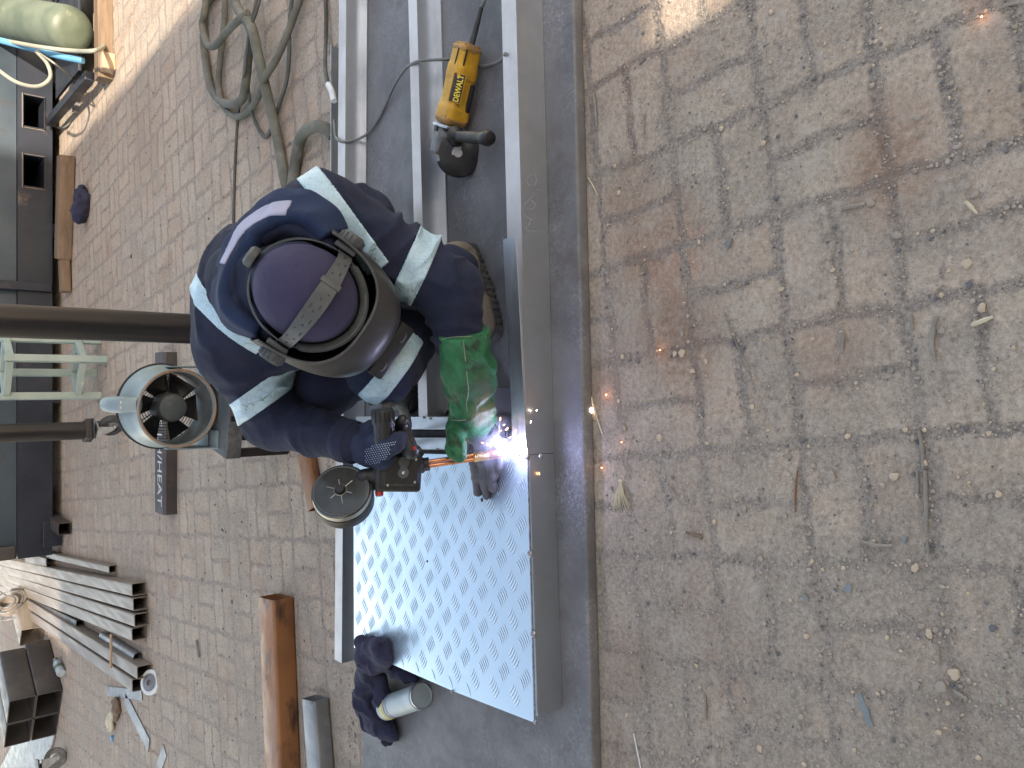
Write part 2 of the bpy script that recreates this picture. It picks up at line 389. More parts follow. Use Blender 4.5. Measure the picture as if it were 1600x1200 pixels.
def mat_fabric(name, c1, c2, weave=900, worn=(0.10, 0.095, 0.12), wf=0.35):
    g = NG(name); v = g.obj()
    n = g.noise(6, 5, 0.62, v, 0.2); col = g.mix(g.ss(n, 0.3, 0.72), c1, c2)
    col = g.mix(g.ss(g.noise(26, 6, 0.75, v), 0.56, 0.74, 0, wf), col, worn)
    wv = g.new('ShaderNodeTexWave', wave_type='BANDS'); g.inp(wv.inputs[0], v); wv.inputs['Scale'].default_value = weave/6
    h = g.math('ADD', g.math('MULTIPLY', g.noise(14, 5, 0.6, v, 0.6), 3.0), g.math('MULTIPLY', wv.outputs['Fac'], 0.25))
    return g.out(col=col, rough=0.88, nrm=g.bump(h, 0.5, 0.004), spec=0.25, sheen=0.04)
def mat_reflective():
    g = NG('reflective_tape'); v = g.obj()
    col = g.mix(g.ss(g.noise(16, 5, 0.65, v), 0.35, 0.7), (0.38, 0.53, 0.62), (0.30, 0.43, 0.51))
    crack = g.vor(55, g.mapping(v, scale=(1, 1, 1)), 'DISTANCE_TO_EDGE')
    col = g.mix(g.ss(crack, 0.0, 0.035, 0.55, 0.0), col, (0.14, 0.18, 0.20))
    col = g.mix(g.ss(g.noise(60, 5, 0.8, v), 0.60, 0.75, 0, 0.5), col, (0.22, 0.25, 0.26))
    return g.out(col=col, rough=0.45, nrm=g.bump(g.noise(40, 5, 0.7, v), 0.35, 0.002), spec=0.6)
def mat_leather(name, c1, c2, dark, darkw=(0.56, 0.70), scorch=None):
    g = NG(name); v = g.obj()
    col = g.mix(g.ss(g.noise(14, 6, 0.7, v), 0.3, 0.7), c1, c2)
    col = g.mix(g.ss(g.noise(11, 6, 0.72, g.mapping(v, loc=(3, 1, 2)), 0.6), *darkw), col, dark)
    if scorch:
        wv_ = g.pos()
        for pt, rr_, cc_, k_ in scorch:
            dn = g.new('ShaderNodeVectorMath', operation='DISTANCE'); g.inp(dn.inputs[0], wv_); dn.inputs[1].default_value = tuple(pt)
            q_ = g.ss(g.math('ADD', dn.outputs['Value'], g.math('MULTIPLY', g.math('SUBTRACT', g.noise(22, 5, .7, wv_), .5), rr_*1.3)), rr_*.35, rr_, 1, 0); col = g.mix(g.math('MULTIPLY', q_, k_), col, cc_)
    h = g.math('ADD', g.noise(30, 6, 0.7, v, 0.5), g.math('MULTIPLY', g.vor(240, v), 0.3))
    return g.out(col=col, rough=g.ss(g.noise(20, 4, 0.6, v), 0.3, 0.7, 0.55, 0.85), nrm=g.bump(h, 0.6, 0.003), spec=0.35)
def emit(name, col, s):
    g = NG(name); return g.out(col=(0, 0, 0), emit=col, es=s)

M = {}
M['alu'] = mat_alu('brushed_aluminium')
M['alu_pink_refl'] = mat_alu('aluminium_flange_refl', (0.56, 0.525, 0.51), (0.42, 0.55))  # pinkish reflection on the flange tops, put into the base colour
M['plate'] = mat_plate()
M['tread'] = mat_tread()
M['ridge'] = pbr('tread_ridge', (0.66, 0.75, 0.84), (0.60, 0.69, 0.78), 20, (0.25, 0.4), 0.95, 0.1)  # bars carry the same painted sky blue as the sheet
M['bead'] = pbr('weld_bead', (0.35, 0.34, 0.36), (0.12, 0.11, 0.12), 90, (0.3, 0.55), 0.8, 0.6, 150, 0.002)
M['bar_shade'] = pbr('bar_shade', (0.016, 0.020, 0.016), (0.04, 0.045, 0.035), 60, (0.6, 0.8), 0.1)  # shaded edge of the tread bars, painted as a dark colour
M['soot'] = pbr('soot', (0.02, 0.02, 0.022), (0.06, 0.055, 0.06), 60, (0.7, 0.9), 0.1)
M['navy'] = mat_fabric('navy_cotton', (0.0085, 0.0135, 0.033), (0.0175, 0.0205, 0.046), worn=(0.040, 0.041, 0.060))
M['navy_blue'] = mat_fabric('bright_navy_cotton', (0.009, 0.019, 0.052), (0.015, 0.028, 0.074), worn=(0.032, 0.048, 0.095))
M['beanie'] = mat_fabric('knitted_beanie', (0.030, 0.029, 0.074), (0.041, 0.036, 0.078), 1400, (0.068, 0.062, 0.125), 0.35)
M['tape'] = mat_reflective()
M['lining'] = mat_fabric('pale_lining', (0.34, 0.35, 0.47), (0.26, 0.28, 0.40), worn=(0.42, 0.42, 0.52))
M['green'] = mat_leather('green_leather', (0.014, 0.088, 0.036), (0.030, 0.152, 0.066), (0.020, 0.038, 0.020), (0.49, 0.62), scorch=[(P(768, 618, .25), .075, (0.045, 0.055, 0.035), .85), (P(766, 592, .28), .05, (0.11, 0.12, 0.07), .7), (P(768, 655, .23), .07, (0.21, 0.19, 0.14), .85), (P(748, 690, .2), .05, (0.04, 0.045, 0.05), .9)])
M['glove_pale'] = mat_leather('scorched_leather', (0.26, 0.25, 0.20), (0.12, 0.19, 0.11), (0.05, 0.055, 0.06))
M['glove_grey'] = mat_leather('flash_grey_leather', (0.055, 0.055, 0.072), (0.085, 0.082, 0.10), (0.02, 0.02, 0.026))  # grey cast of the arc flash, put into the finger colour
M['boot'] = mat_leather('brown_suede', (0.125, 0.10, 0.072), (0.18, 0.145, 0.105), (0.07, 0.058, 0.045))
M['boot_grey'] = mat_leather('grey_scuffed_leather', (0.085, 0.092, 0.098), (0.14, 0.15, 0.155), (0.05, 0.05, 0.045))
M['sole'] = pbr('sole_rubber', (0.035, 0.032, 0.028), (0.07, 0.062, 0.05), 30, (0.7, 0.9))
M['shell'] = pbr('helmet_shell', (0.026, 0.026, 0.027), (0.040, 0.039, 0.039), 9, (0.34, 0.50), 0.0, 0.12, 120, 0.0008, spots=(0.13, 0.13, 0.13), spotscale=45, spotw=(0.66, 0.8))
M['strap'] = pbr('harness_plastic', (0.050, 0.056, 0.060), (0.080, 0.084, 0.086), 14, (0.5, 0.7), 0, 0.15, 100, spots=(0.17, 0.16, 0.14), spotscale=28, spotw=(0.6, 0.75))
M['foam'] = pbr('sweatband_foam', (0.035, 0.042, 0.042), (0.055, 0.062, 0.062), 25, (0.8, 0.95), 0, 0.5, 200)
M['black'] = pbr('black_plastic', (0.007, 0.007, 0.008), (0.015, 0.015, 0.016), 16, (0.38, 0.6), 0, 0.2, 150, 0.0006, spots=(0.05, 0.048, 0.045), spotscale=50, spotw=(0.66, 0.82))
M['rubber'] = pbr('black_rubber', (0.018, 0.018, 0.019), (0.040, 0.040, 0.040), 12, (0.55, 0.8))
M['knit'] = mat_fabric('navy_knit', (0.016, 0.022, 0.050), (0.026, 0.034, 0.070), 1500)
M['dot'] = pbr('grip_dots', (0.34, 0.42, 0.56), (0.24, 0.32, 0.46), 50, (0.5, 0.7))
M['skin'] = pbr('skin', (0.11, 0.055, 0.032), (0.14, 0.075, 0.045), 20, (0.45, 0.6))
M['copper'] = pbr('copper', (0.62, 0.28, 0.15), (0.40, 0.17, 0.09), 30, (0.22, 0.42), 0.95, 0.2)
M['brass'] = pbr('brass', (0.62, 0.40, 0.15), (0.42, 0.25, 0.10), 40, (0.3, 0.5), 0.9)
M['red'] = pbr('red_plastic', (0.40, 0.025, 0.015), (0.30, 0.018, 0.015), 30, (0.35, 0.5))
M['clear'] = pbr('smoked_plastic', (0.020, 0.022, 0.020), (0.040, 0.042, 0.038), 12, (0.12, 0.28), 0.0, 0.1)
M['wire'] = pbr('wound_wire', (0.48, 0.46, 0.42), (0.30, 0.29, 0.26), 20, (0.3, 0.45), 0.7, 0.6, 300)
M['screw'] = pbr('screw_steel', (0.55, 0.55, 0.55), (0.4, 0.4, 0.4), 20, (0.25, 0.4), 0.9)
M['yellow'] = pbr('yellow_plastic', (0.54, 0.30, 0.016), (0.40, 0.215, 0.016), 14, (0.4, 0.6), 0, 0.2, 90, 0.0008, spots=(0.17, 0.10, 0.035), spotscale=34, spotw=(0.56, 0.72))
M['yellow_dirty'] = pbr('scuffed_yellow', (0.24, 0.135, 0.05), (0.36, 0.20, 0.055), 25, (0.5, 0.75), 0, 0.3, 90)
M['decal'] = pbr('black_decal', (0.012, 0.012, 0.012), (0.02, 0.02, 0.02), 20, (0.3, 0.4))
M['letter_y'] = pbr('decal_yellow', (0.75, 0.60, 0.05), (0.7, 0.55, 0.05), 20, (0.4, 0.5))
M['gear'] = pbr('cast_gear_head', (0.10, 0.10, 0.10), (0.20, 0.20, 0.20), 20, (0.4, 0.6), 0.6, 0.4, 120)
M['gear_l'] = pbr('cast_aluminium', (0.45, 0.47, 0.49), (0.33, 0.34, 0.36), 20, (0.35, 0.5), 0.8, 0.3)
M['hose'] = pbr('dusty_hose', (0.075, 0.078, 0.062), (0.13, 0.127, 0.104), 9, (0.75, 0.92), 0, 0.5, 70, 0.002, spots=(0.19, 0.17, 0.14), spotscale=18, spotw=(0.55, 0.75))
M['cable'] = pbr('grey_cable', (0.10, 0.105, 0.105), (0.16, 0.16, 0.155), 9, (0.55, 0.75))
M['cable_dark'] = pbr('dark_cable', (0.045, 0.05, 0.045), (0.085, 0.085, 0.075), 9, (0.6, 0.8))
M['rag'] = mat_fabric('dark_rag', (0.016, 0.018, 0.040), (0.028, 0.029, 0.058), worn=(0.05, 0.05, 0.08))
M['rust'] = pbr('rusty_steel', (0.165, 0.072, 0.030), (0.27, 0.118, 0.045), 7, (0.38, 0.6), 0.25, 0.2, 70, 0.001, spots=(0.06, 0.03, 0.02), spotscale=9, spotw=(0.56, 0.72), stretch=(0.5, 1, 1))
M['tube_grey'] = pbr('grey_section_steel', (0.145, 0.150, 0.155), (0.24, 0.245, 0.25), 7, (0.35, 0.5), 0.4, 0.2, 70, spots=(0.10, 0.08, 0.07), spotscale=20)
M['tube'] = pbr('light_section_steel', (0.185, 0.155, 0.128), (0.235, 0.20, 0.168), 5, (0.42, 0.6), 0.25, 0.15, 60, spots=(0.20, 0.15, 0.11), spotscale=14, spotw=(0.6, 0.8), stretch=(3, 0.3, 3))
M['tube_dark'] = pbr('dark_section_steel', (0.048, 0.044, 0.044), (0.075, 0.066, 0.062), 5, (0.4, 0.55), 0.35, 0.2, 60, spots=(0.14, 0.08, 0.05), spotscale=9, spotw=(0.55, 0.8))
M['blue_steel'] = pbr('blue_grey_steel', (0.034, 0.052, 0.070), (0.055, 0.075, 0.095), 1.8, (0.38, 0.55), 0.35, 0.2, 40, 0.001, spots=(0.055, 0.05, 0.05), spotscale=5, spotw=(0.58, 0.75))
M['dark_steel'] = pbr('dark_mill_steel', (0.015, 0.020, 0.031), (0.029, 0.035, 0.049), 2.2, (0.36, 0.52), 0.4, 0.2, 40, 0.001, spots=(0.13, 0.10, 0.085), spotscale=4, spotw=(0.58, 0.75))
M['pipe'] = pbr('black_pipe', (0.013, 0.012, 0.014), (0.028, 0.025, 0.026), 6, (0.28, 0.45), 0.3, 0.15, 50, spots=(0.12, 0.075, 0.055), spotscale=16, spotw=(0.60, 0.76), stretch=(1, 1, 0.2))
M['mint'] = pbr('mint_paint', (0.22, 0.285, 0.265), (0.29, 0.345, 0.315), 5, (0.45, 0.6), 0, 0.15, 60, spots=(0.45, 0.47, 0.40), spotscale=12, spotw=(0.6, 0.8))
M['fan_paint'] = pbr('blue_grey_paint', (0.17, 0.225, 0.24), (0.23, 0.285, 0.295), 6, (0.4, 0.6), 0, 0.2, 60, spots=(0.18, 0.15, 0.12), spotscale=12, spotw=(0.6, 0.78))
M['fan_in'] = pbr('dusty_barrel', (0.05, 0.064, 0.07), (0.09, 0.10, 0.10), 7, (0.55, 0.75), 0, 0.3, 60, spots=(0.20, 0.17, 0.14), spotscale=9, spotw=(0.55, 0.8))
M['fan_rim'] = pbr('rusty_rim', (0.30, 0.19, 0.12), (0.22, 0.20, 0.18), 14, (0.6, 0.8), 0.1, 0.3)
M['wood'] = pbr('weathered_wood', (0.115, 0.078, 0.048), (0.17, 0.12, 0.08), 7, (0.75, 0.9), 0, 0.5, 40, 0.002, spots=(0.10, 0.07, 0.05), spotscale=10, stretch=(0.4, 4, 4))
M['pale_wood'] = pbr('pale_wood', (0.30, 0.22, 0.145), (0.38, 0.285, 0.195), 7, (0.75, 0.9), 0, 0.4, 40, 0.002, stretch=(0.4, 4, 4))
M['cyl_green'] = pbr('green_cylinder_paint', (0.070, 0.092, 0.064), (0.115, 0.137, 0.098), 4, (0.45, 0.65), 0, 0.2, 40, spots=(0.16, 0.17, 0.13), spotscale=16, spotw=(0.6, 0.75))
M['blue_hose'] = pbr('blue_hose', (0.07, 0.20, 0.34), (0.09, 0.25, 0.39), 10, (0.4, 0.55))
M['pale_hose'] = pbr('pale_hose', (0.20, 0.20, 0.16), (0.25, 0.245, 0.195), 10, (0.5, 0.65))
M['tin'] = pbr('tin_label', (0.34, 0.39, 0.41), (0.27, 0.32, 0.34), 9, (0.35, 0.5), 0.1, 0.1, 60, spots=(0.30, 0.27, 0.18), spotscale=20, spotw=(0.6, 0.75))
M['tin_metal'] = pbr('tin_metal', (0.42, 0.42, 0.42), (0.3, 0.3, 0.3), 20, (0.25, 0.4), 0.9)
M['label_y'] = pbr('label_yellow', (0.58, 0.50, 0.16), (0.50, 0.46, 0.22), 30, (0.4, 0.6))
M['label_b'] = pbr('label_navy', (0.05, 0.07, 0.20), (0.08, 0.09, 0.2), 30, (0.4, 0.6))
M['stone'] = pbr('gravel_stone', (0.23, 0.195, 0.16), (0.36, 0.31, 0.26), 18, (0.8, 0.95), 0, 0.4, 120)
M['stone_pale'] = pbr('pale_chip', (0.40, 0.31, 0.22), (0.46, 0.38, 0.29), 18, (0.8, 0.95), 0, 0.4, 120)
M['stone_dark'] = pbr('dark_chip', (0.085, 0.085, 0.09), (0.15, 0.14, 0.14), 18, (0.6, 0.9), 0, 0.4, 120)
M['twig'] = pbr('dry_twig', (0.17, 0.155, 0.135), (0.27, 0.24, 0.205), 20, (0.8, 0.95), 0, 0.5, 90, stretch=(1, 1, 1))
M['straw'] = pbr('dry_straw', (0.42, 0.37, 0.26), (0.50, 0.45, 0.33), 20, (0.7, 0.9))
M['slate'] = pbr('metal_shard', (0.15, 0.175, 0.18), (0.20, 0.22, 0.225), 20, (0.5, 0.7), 0.2)
M['white_p'] = pbr('white_plastic', (0.62, 0.63, 0.62), (0.5, 0.52, 0.52), 20, (0.4, 0.6))
M['chalk'] = pbr('paint_marker', (0.50, 0.50, 0.48), (0.40, 0.40, 0.39), 60, (0.7, 0.9))
M['scribe'] = pbr('scribed_marking', (0.42, 0.43, 0.44), (0.36, 0.37, 0.38), 60, (0.5, 0.6), 0.3)
M['wall'] = pbr('shade_wall_plaster', (0.36, 0.31, 0.26), (0.42, 0.37, 0.31), 1.5, (0.8, 0.95), 0, 0.3, 20)

# ------------------------------------------------------------------ the ground
g_v = [(-60, -60, 0), (60, -60, 0), (60, 120, 0), (-60, 120, 0)]
tag(link('ground', g_v, [(0, 1, 2, 3)], mat_ground()), kind='structure')

# gravel: many thousand chips, thicker along the joints, as one object
LB = 0.222; c7, s7 = math.cos(R(7.3)), math.sin(R(7.3)); o7 = P(1050, 228, 0)
def gravel(n, seed):
    g_ = np.random.RandomState(seed); bm = bmesh.new(); bmesh.ops.create_icosphere(bm, subdivisions=1, radius=1.0)
    bv = np.array([tuple(v.co) for v in bm.verts]); bf = np.array([[v.index for v in f.verts] for f in bm.faces]); bm.free()
    y = np.where(g_.rand(n) < .82, .32+g_.rand(n)**1.3*2.2, g_.uniform(2.2, 6.5, n)); x = g_.uniform(-1, 1, n)*.92*(.62+.50*y)
    dx, dy = x-o7.x, y-o7.y; a = (dx*c7+dy*s7)/LB; b = (-dx*s7+dy*c7)/LB; ia, ib = np.floor(a), np.floor(b); fa, fb = a-ia, b-ib
    sw = ((ia+ib) % 2) == 0; fa, fb = np.where(sw, fb, fa), np.where(sw, fa, fb); h2 = (fa*2) % 1; jd = np.minimum(np.minimum(h2, 1-h2)*.5, np.minimum(fb, 1-fb))*LB
    pt = np.stack([x, y, y*0], 1); cl = vnoise(pt, 4, 5)+.7*vnoise(pt, 11, 6)
    pr = np.where(jd < .012, .85, np.clip(.13+.22*cl+np.where(x < 0, .10, 0), .02, 1)); keep = g_.rand(n) < pr
    keep &= ~((y > 1.30+.035*x) & (y < 2.47) & (x > -1.6)); x, y = x[keep], y[keep]; k = len(x)
    r = (.0008+.0022*g_.rand(k)**3+.0042*g_.rand(k)**16)*np.where(y > 2.3, 1.6, 1.0)
    sc_ = np.stack([g_.uniform(.7, 1.35, k), g_.uniform(.7, 1.2, k), g_.uniform(.35, .75, k)], 1); jit = 1+.22*g_.uniform(-1, 1, (k, len(bv), 3)); v = bv[None]*sc_[:, None]*jit*r[:, None, None]
    th = g_.uniform(0, 6.28, k); c_, s_ = np.cos(th)[:, None], np.sin(th)[:, None]; vx = v[..., 0]*c_-v[..., 1]*s_; vy = v[..., 0]*s_+v[..., 1]*c_
    V = np.stack([vx+x[:, None], vy+y[:, None], v[..., 2]+(r*.35)[:, None]], -1).reshape(-1, 3); F = (bf[None]+(np.arange(k)*len(bv))[:, None, None]).reshape(-1, 3)
    mi = np.repeat(g_.choice([0, 0, 0, 0, 0, 1, 2], k), len(bf)); me = bpy.data.meshes.new('gravel')
    me.vertices.add(len(V)); me.vertices.foreach_set('co', V.astype(np.float32).ravel()); me.loops.add(F.size); me.loops.foreach_set('vertex_index', F.astype(np.int32).ravel())
    me.polygons.add(len(F)); me.polygons.foreach_set('loop_start', np.arange(0, F.size, 3, dtype=np.int32)); me.polygons.foreach_set('loop_total', np.full(len(F), 3, dtype=np.int32)); me.update(calc_edges=True)
    for q in ('stone', 'stone_pale', 'stone_dark'): me.materials.append(M[q])
    me.polygons.foreach_set('material_index', mi.astype(np.int32)); o_ = bpy.data.objects.new('gravel', me); C.objects.link(o_); return o_
tag(gravel(90000, 3), 'fine loose gravel and grit scattered along the brick joints', 'gravel', kind='stuff')

# unseen stepped wall added to shape the shade, slotted for a sun patch
shade_root = empty('shade_wall', (0.0, -4, 0))
tag(shade_root, 'unseen tall wall with a slot behind the camera, added to shade the scene', 'light blocker')
def bpart(name, x0, x1, y0, y1, z0, z1, mt):
    o = MB().box(((x0+x1)/2, (y0+y1)/2+4, (z0+z1)/2), (x1-x0, y1-y0, z1-z0)).build(name, M[mt], shade_root); return o
bpart('wall', -14, -1.43, -4.3, -4, 0, 9.2, 'wall'); bpart('wall', -1.425, -0.86, -4.3, -4, 0, 6.72, 'wall'); bpart('wall', -0.855, 1.04, -4.3, -4, 0, 9.2, 'wall'); bpart('wall', 1.33, 2.36, -4.3, -4, 0, 9.2, 'wall'); bpart('wall', 1.041, 1.329, -4.3, -4, 0, 3.10, 'wall'); bpart('wall', 1.041, 1.329, -4.3, -4, 3.40, 9.2, 'wall')  # parts of the added unseen shade wall
bpart('shade_wall_coping', -1.42, -0.865, -4.34, -3.97, 6.722, 6.75, 'dark_steel')
# ------------------------------------------------------------------ steel sheet under the work
def quad_slab(name, pts, z0, z1, mat, parent=None, bev=0.004):
    bm = bmesh.new(); vb = [bm.verts.new((p[0], p[1], z0)) for p in pts]; vt = [bm.verts.new((p[0], p[1], z1)) for p in pts]
    n = len(pts); bm.faces.new(vb[::-1]); bm.faces.new(vt)
    for i in range(n): bm.faces.new((vb[i], vb[(i+1) % n], vt[(i+1) % n], vt[i]))
    bmesh.ops.recalc_face_normals(bm, faces=bm.faces)
    if bev: bmesh.ops.bevel(bm, geom=[e for e in bm.edges], offset=bev, segments=3, affect='EDGES', profile=0.5)
    me = bpy.data.meshes.new(name); bm.to_mesh(me); bm.free(); me.materials.append(mat)
    o = bpy.data.objects.new(name, me); C.objects.link(o)
    if parent: o.parent = parent
    auto_smooth(o, 50); return o
PT = 0.035
a0, a1, a2 = P(895, 0, PT), P(925, 1200, PT), P(566, 1200, PT)
ex = (a0-a1).normalized(); q0 = a0+ex*0.7; q1 = a1-ex*0.9; fy = a2+(-ex)*0.9; fz = Vector((a0.x, 0, 0))
far_y = lambda x: a2.y+(x-a2.x)*0.012
sp = quad_slab('steel_plate', [q1, q0, (q0.x, far_y(q0.x), PT), (q1.x, far_y(q1.x), PT)], 0.0, PT, M['plate'], bev=0.007)
tag(base_at(sp, ((q0.x+q1.x)/2, 1.85, 0)), 'large grey steel plate lying on the bricks under the aluminium frame', 'steel plate')

# ------------------------------------------------------------------ aluminium frame and tread plate
frame = empty('aluminium_ramp')
tag(frame, 'long aluminium channel frame with a chequered tread plate being welded on', 'metal frame')
# check sweep orientation: prism() uses y = up x dir; dir = b->a = +x so y = +Y; profile is negated above
def rail2(name, A0, B0, prof, parent, mat_face, mat_top=None, ztop=None):
    a = Vector((A0[0], A0[1], 0)); b = Vector((B0[0], B0[1], 0))
    o = MB().prism(prof, b, a).build(name, mat_face, parent)
    if mat_top:
        o.data.materials.append(mat_top)
        for f in o.data.polygons:
            if abs(f.normal.z) > 0.9 and f.center.z > ztop-0.001: f.material_index = 1
    return o
Z0 = PT+0.001
def zprof(top, lip, zt, t=0.004):      # y grows away from the camera
    return [(-lip, Z0), (-lip, Z0+t), (-t, Z0+t), (-t, zt), (top, zt), (top, zt-t), (0, zt-t), (0, Z0)] if lip else \
           [(-t, Z0), (-t, zt), (top, zt), (top, zt-t), (0, zt-t), (0, Z0)]
n0, n1 = P(805, 0, .125), P(835, 1120, .125); dn = (n0-n1).normalized()
tack = P(822, 711, .125)
nr0 = n0+dn*0.6
zt = 0.125
rail2('rail', nr0, tack+dn*0.0008, zprof(0.050, 0, zt), frame, M['alu'], M['alu_pink_refl'], zt)
rail2('rail', tack-dn*0.0008, n1, zprof(0.028, 0, 0.1180), frame, M['alu'], M['alu'], zt)
mid0, mid1 = P(650, 0, .10), P(667, 662, .10); dm = (mid0-mid1).normalized()
rail2('rail', mid0+dm*0.6, mid1, zprof(0.040, 0.038, .10), frame, M['alu'], M['alu_pink_refl'], .10)
f0, f1 = P(540, 0, .10), P(533, 1036, .10); df = (f0-f1).normalized()
rail2('rail', f0+df*0.7, f1, zprof(0.045, 0.035, .10), frame, M['alu'], M['alu_pink_refl'], .10)
# second skin on the near rail flange and the short upstand beside the arc
sk = MB(); A_, B_ = P(806, 368, .1275), P(823, 700, .1275)
sk.prism([(0.000, 0.1255), (0.000, 0.1285), (0.048, 0.1285), (0.048, 0.1255)], (B_.x, B_.y, 0), (A_.x, A_.y, 0)); sk.build('flange_strip', M['alu'], frame)
gs = MB(); A_, B_ = P(785, 606, .075), P(787, 700, .075)
gs.prism([(0, Z0), (0, .104), (0.004, .104), (0.004, Z0+.004), (0.03, Z0+.004), (0.03, Z0)], (B_.x, B_.y, 0), (A_.x, A_.y, 0)); gs.build('gusset', M['alu'], frame)
# cross members (two box sections with a dark gap between)
def cross(y0, y1, xa, xb, zt):
    c = [P(xa, y0, zt), P(xb, y0, zt), P(xb, y1, zt), P(xa, y1, zt)]
    return quad_slab('cross_member', c, Z0, zt, M['alu'], frame, 0.002)
cross(651, 671, 556, 780, .102); cross(684, 703, 580, 822, .102)
c = [P(560, 672, .07), P(800, 672, .07), P(800, 683, .07), P(560, 683, .07)]
quad_slab('rubber_strip', c, Z0, .07, M['rubber'], frame, 0.001)
# tread plate, 3 mm sheet with raised five-bar pattern
TZ = 0.1225
tp = [P(552, 706, TZ), P(823, 713, TZ), P(834, 1129, TZ), P(708, 1080, TZ), P(553, 1012, TZ)]
tread = quad_slab('tread_plate', tp, TZ-0.004, TZ, M['tread'], frame, 0.0008)
poly = [(p.x, p.y) for p in tp]
def inside(x, y, mrg=0.004):
    s = 0
    for i in range(len(poly)):
        x0, y0 = poly[i]; x1, y1 = poly[(i+1) % len(poly)]
        L_ = math.hypot(x1-x0, y1-y0); cr = ((x1-x0)*(y-y0)-(y1-y0)*(x-x0))/L_
        s += 1 if abs(cr) > mrg and cr > 0 else (-1 if cr < -mrg else 0)
    return abs(s) == len(poly)
gd_ = MB(); rd = MB(); og = P(640+885/8, 780+255/8, TZ); aY, aX = 0.0795, 0.0925; tilt = R(2.0)
for i in range(-9, 9):
    for j in range(-12, 12):
        for hf in (0, 1):
            gx = (i+hf*.5)*aX; gy = (j+hf*.5)*aY; cx = og.x+gx*math.cos(tilt)-gy*math.sin(tilt); cy = og.y+gx*math.sin(tilt)+gy*math.cos(tilt)
            sg = 1 if hf == 0 else -1
            bd = Vector((-0.84, -0.54*sg, 0)).normalized(); sd_ = Vector((0.74, -0.66*sg, 0)).normalized()
            if hf: sd_ = Vector((-0.76, -0.64, 0)).normalized()
            for k in range(-2, 3):
                c_ = Vector((cx, cy, TZ))+sd_*(0.0088*k); hl = 0.0185*(1-0.03*abs(k)); pts = []; nrm = Vector((-bd.y, bd.x, 0))*(1 if sd_.dot(Vector((-bd.y, bd.x, 0))) > 0 else -1)
                if not (inside(*(c_+bd*hl).xy) and inside(*(c_-bd*hl).xy)): continue
                vs = []; n_ = 7
                for q in range(n_):
                    t = q/(n_-1)*2-1; cc = c_+bd*(hl*t)+nrm*(0.0022*(1-t*t)); wv = 0.0017*math.sqrt(max(0, 1-t*t))+0.0001; hh = 0.0006*math.sqrt(max(0, 1-t*t))
                    vs += [cc-nrm*wv, cc-nrm*wv*.45+Vector((0, 0, hh)), cc+nrm*wv*.45+Vector((0, 0, hh)), cc+nrm*wv]
                fs = [(a*4+b, a*4+b+1, a*4+b+5, a*4+b+4) for a in range(n_-1) for b in range(3)]
                rd.add(vs, fs)
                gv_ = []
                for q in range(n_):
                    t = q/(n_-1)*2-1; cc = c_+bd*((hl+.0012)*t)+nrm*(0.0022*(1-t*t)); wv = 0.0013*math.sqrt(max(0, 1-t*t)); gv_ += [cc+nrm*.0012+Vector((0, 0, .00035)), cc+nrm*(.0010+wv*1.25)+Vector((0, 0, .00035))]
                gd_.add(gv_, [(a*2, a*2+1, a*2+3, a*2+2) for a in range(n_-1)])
rdo = rd.build('raised_bars', M['ridge'], tread); gd_.build('bar_shade_lines', M['bar_shade'], tread)  # thin dark lines paint the shaded edge of each bar
# drilled holes with dark rims seen in the sheet
for x, y, r in ((667.5, 877, .0032), (753, 781, .0048)):
    p = P(x, y, TZ); MB().lathe([(0.0001, .0008), (r, .0008), (r*1.15, 0)], p, (0, 0, 1), 16).build('drilled_hole', M['soot'], tread)
# tack welds along the seam
for x, y, r in ((828, 866, .0085), (833, 991, .0085), (823, 714, .008), (845, 713, .0055), (836, 1128, .006), (706, 1081, .005), (752, 700, .006), (683, 703, .005), (662, 652, .004), (672, 654, .004)):
    z = TZ if x > 700 else .102
    o = MB(); p = P(x, y, z+.002)
    o.lathe([(0, r*.75), (r*.5, r*.62), (r*.85, r*.3), (r, 0), (r, -r*.3)], p, (0, 0, 1), 14); ob = o.build('weld_bead', M['bead'], frame, 60)
b = MB(); pts = [P(824+ (y-714)*0.0285, y, TZ+.0005) for y in range(716, 1126, 10)]
b.tube(pts, 0.0016, 6); b.build('weld_seam', M['bead'], frame)
for pts, r in (([(700,642),(697,648),(702,650),(692,650)], .004),):
    o = MB().tube([P(x, y, .045) for x, y in pts], [r, r*1.3, r, r*.3], 6).build('burn_mark', M['soot'], frame)
# the number scratched on the rail face: 1Y60 / 0.9, thin scribed strokes standing 0.3 mm proud
def strokes(name, polys, fn, r, mat, parent, label=None):
    m = MB()
    for pl in polys: m.tube([fn(*q) for q in pl], r, 5)
    return m.build(name, mat, parent)
def on_face(x, y):                          # the near rail's vertical face
    Yf = n1.y+(P(x, y, .08).x-n1.x)*(n0.y-n1.y)/(n0.x-n1.x)-0.0045
    return PY(x, y, Yf)
K = [[(836, 272), (827, 274), (822, 281), (826, 289), (835, 290), (839, 282), (836, 272)],
     [(838, 305), (830, 308), (820, 318), (822, 326), (832, 328), (837, 320), (830, 312), (822, 318)],
     [(845, 298), (840, 296)], [(820, 336), (830, 344), (838, 340)], [(830, 344), (826, 352)], [(818, 352), (824, 360), (840, 362)]]
strokes('scribed_marking', K, on_face, 0.00045, M['scribe'], frame)
bx_ = Vector(((n0.x+n1.x)/2, 1.9, PT)); settle(frame, bx_)

# loose angle lying beyond the far rail
ang = MB(); A_, B_ = P(508, 68, .075), P(508, 275, .075)
ang.prism([(0, .001), (0, .052), (0.003, .052), (0.003, .004), (0.05, .004), (0.05, .001)], (B_.x-.25, B_.y, 0), (A_.x, A_.y, 0), caps=True)
o = ang.build('aluminium_angle', M['alu']); base_at(o, (A_.x-.4, A_.y, 0))
tag(o, 'short silver aluminium angle with a curled end lying against the farthest rail', 'metal angle')
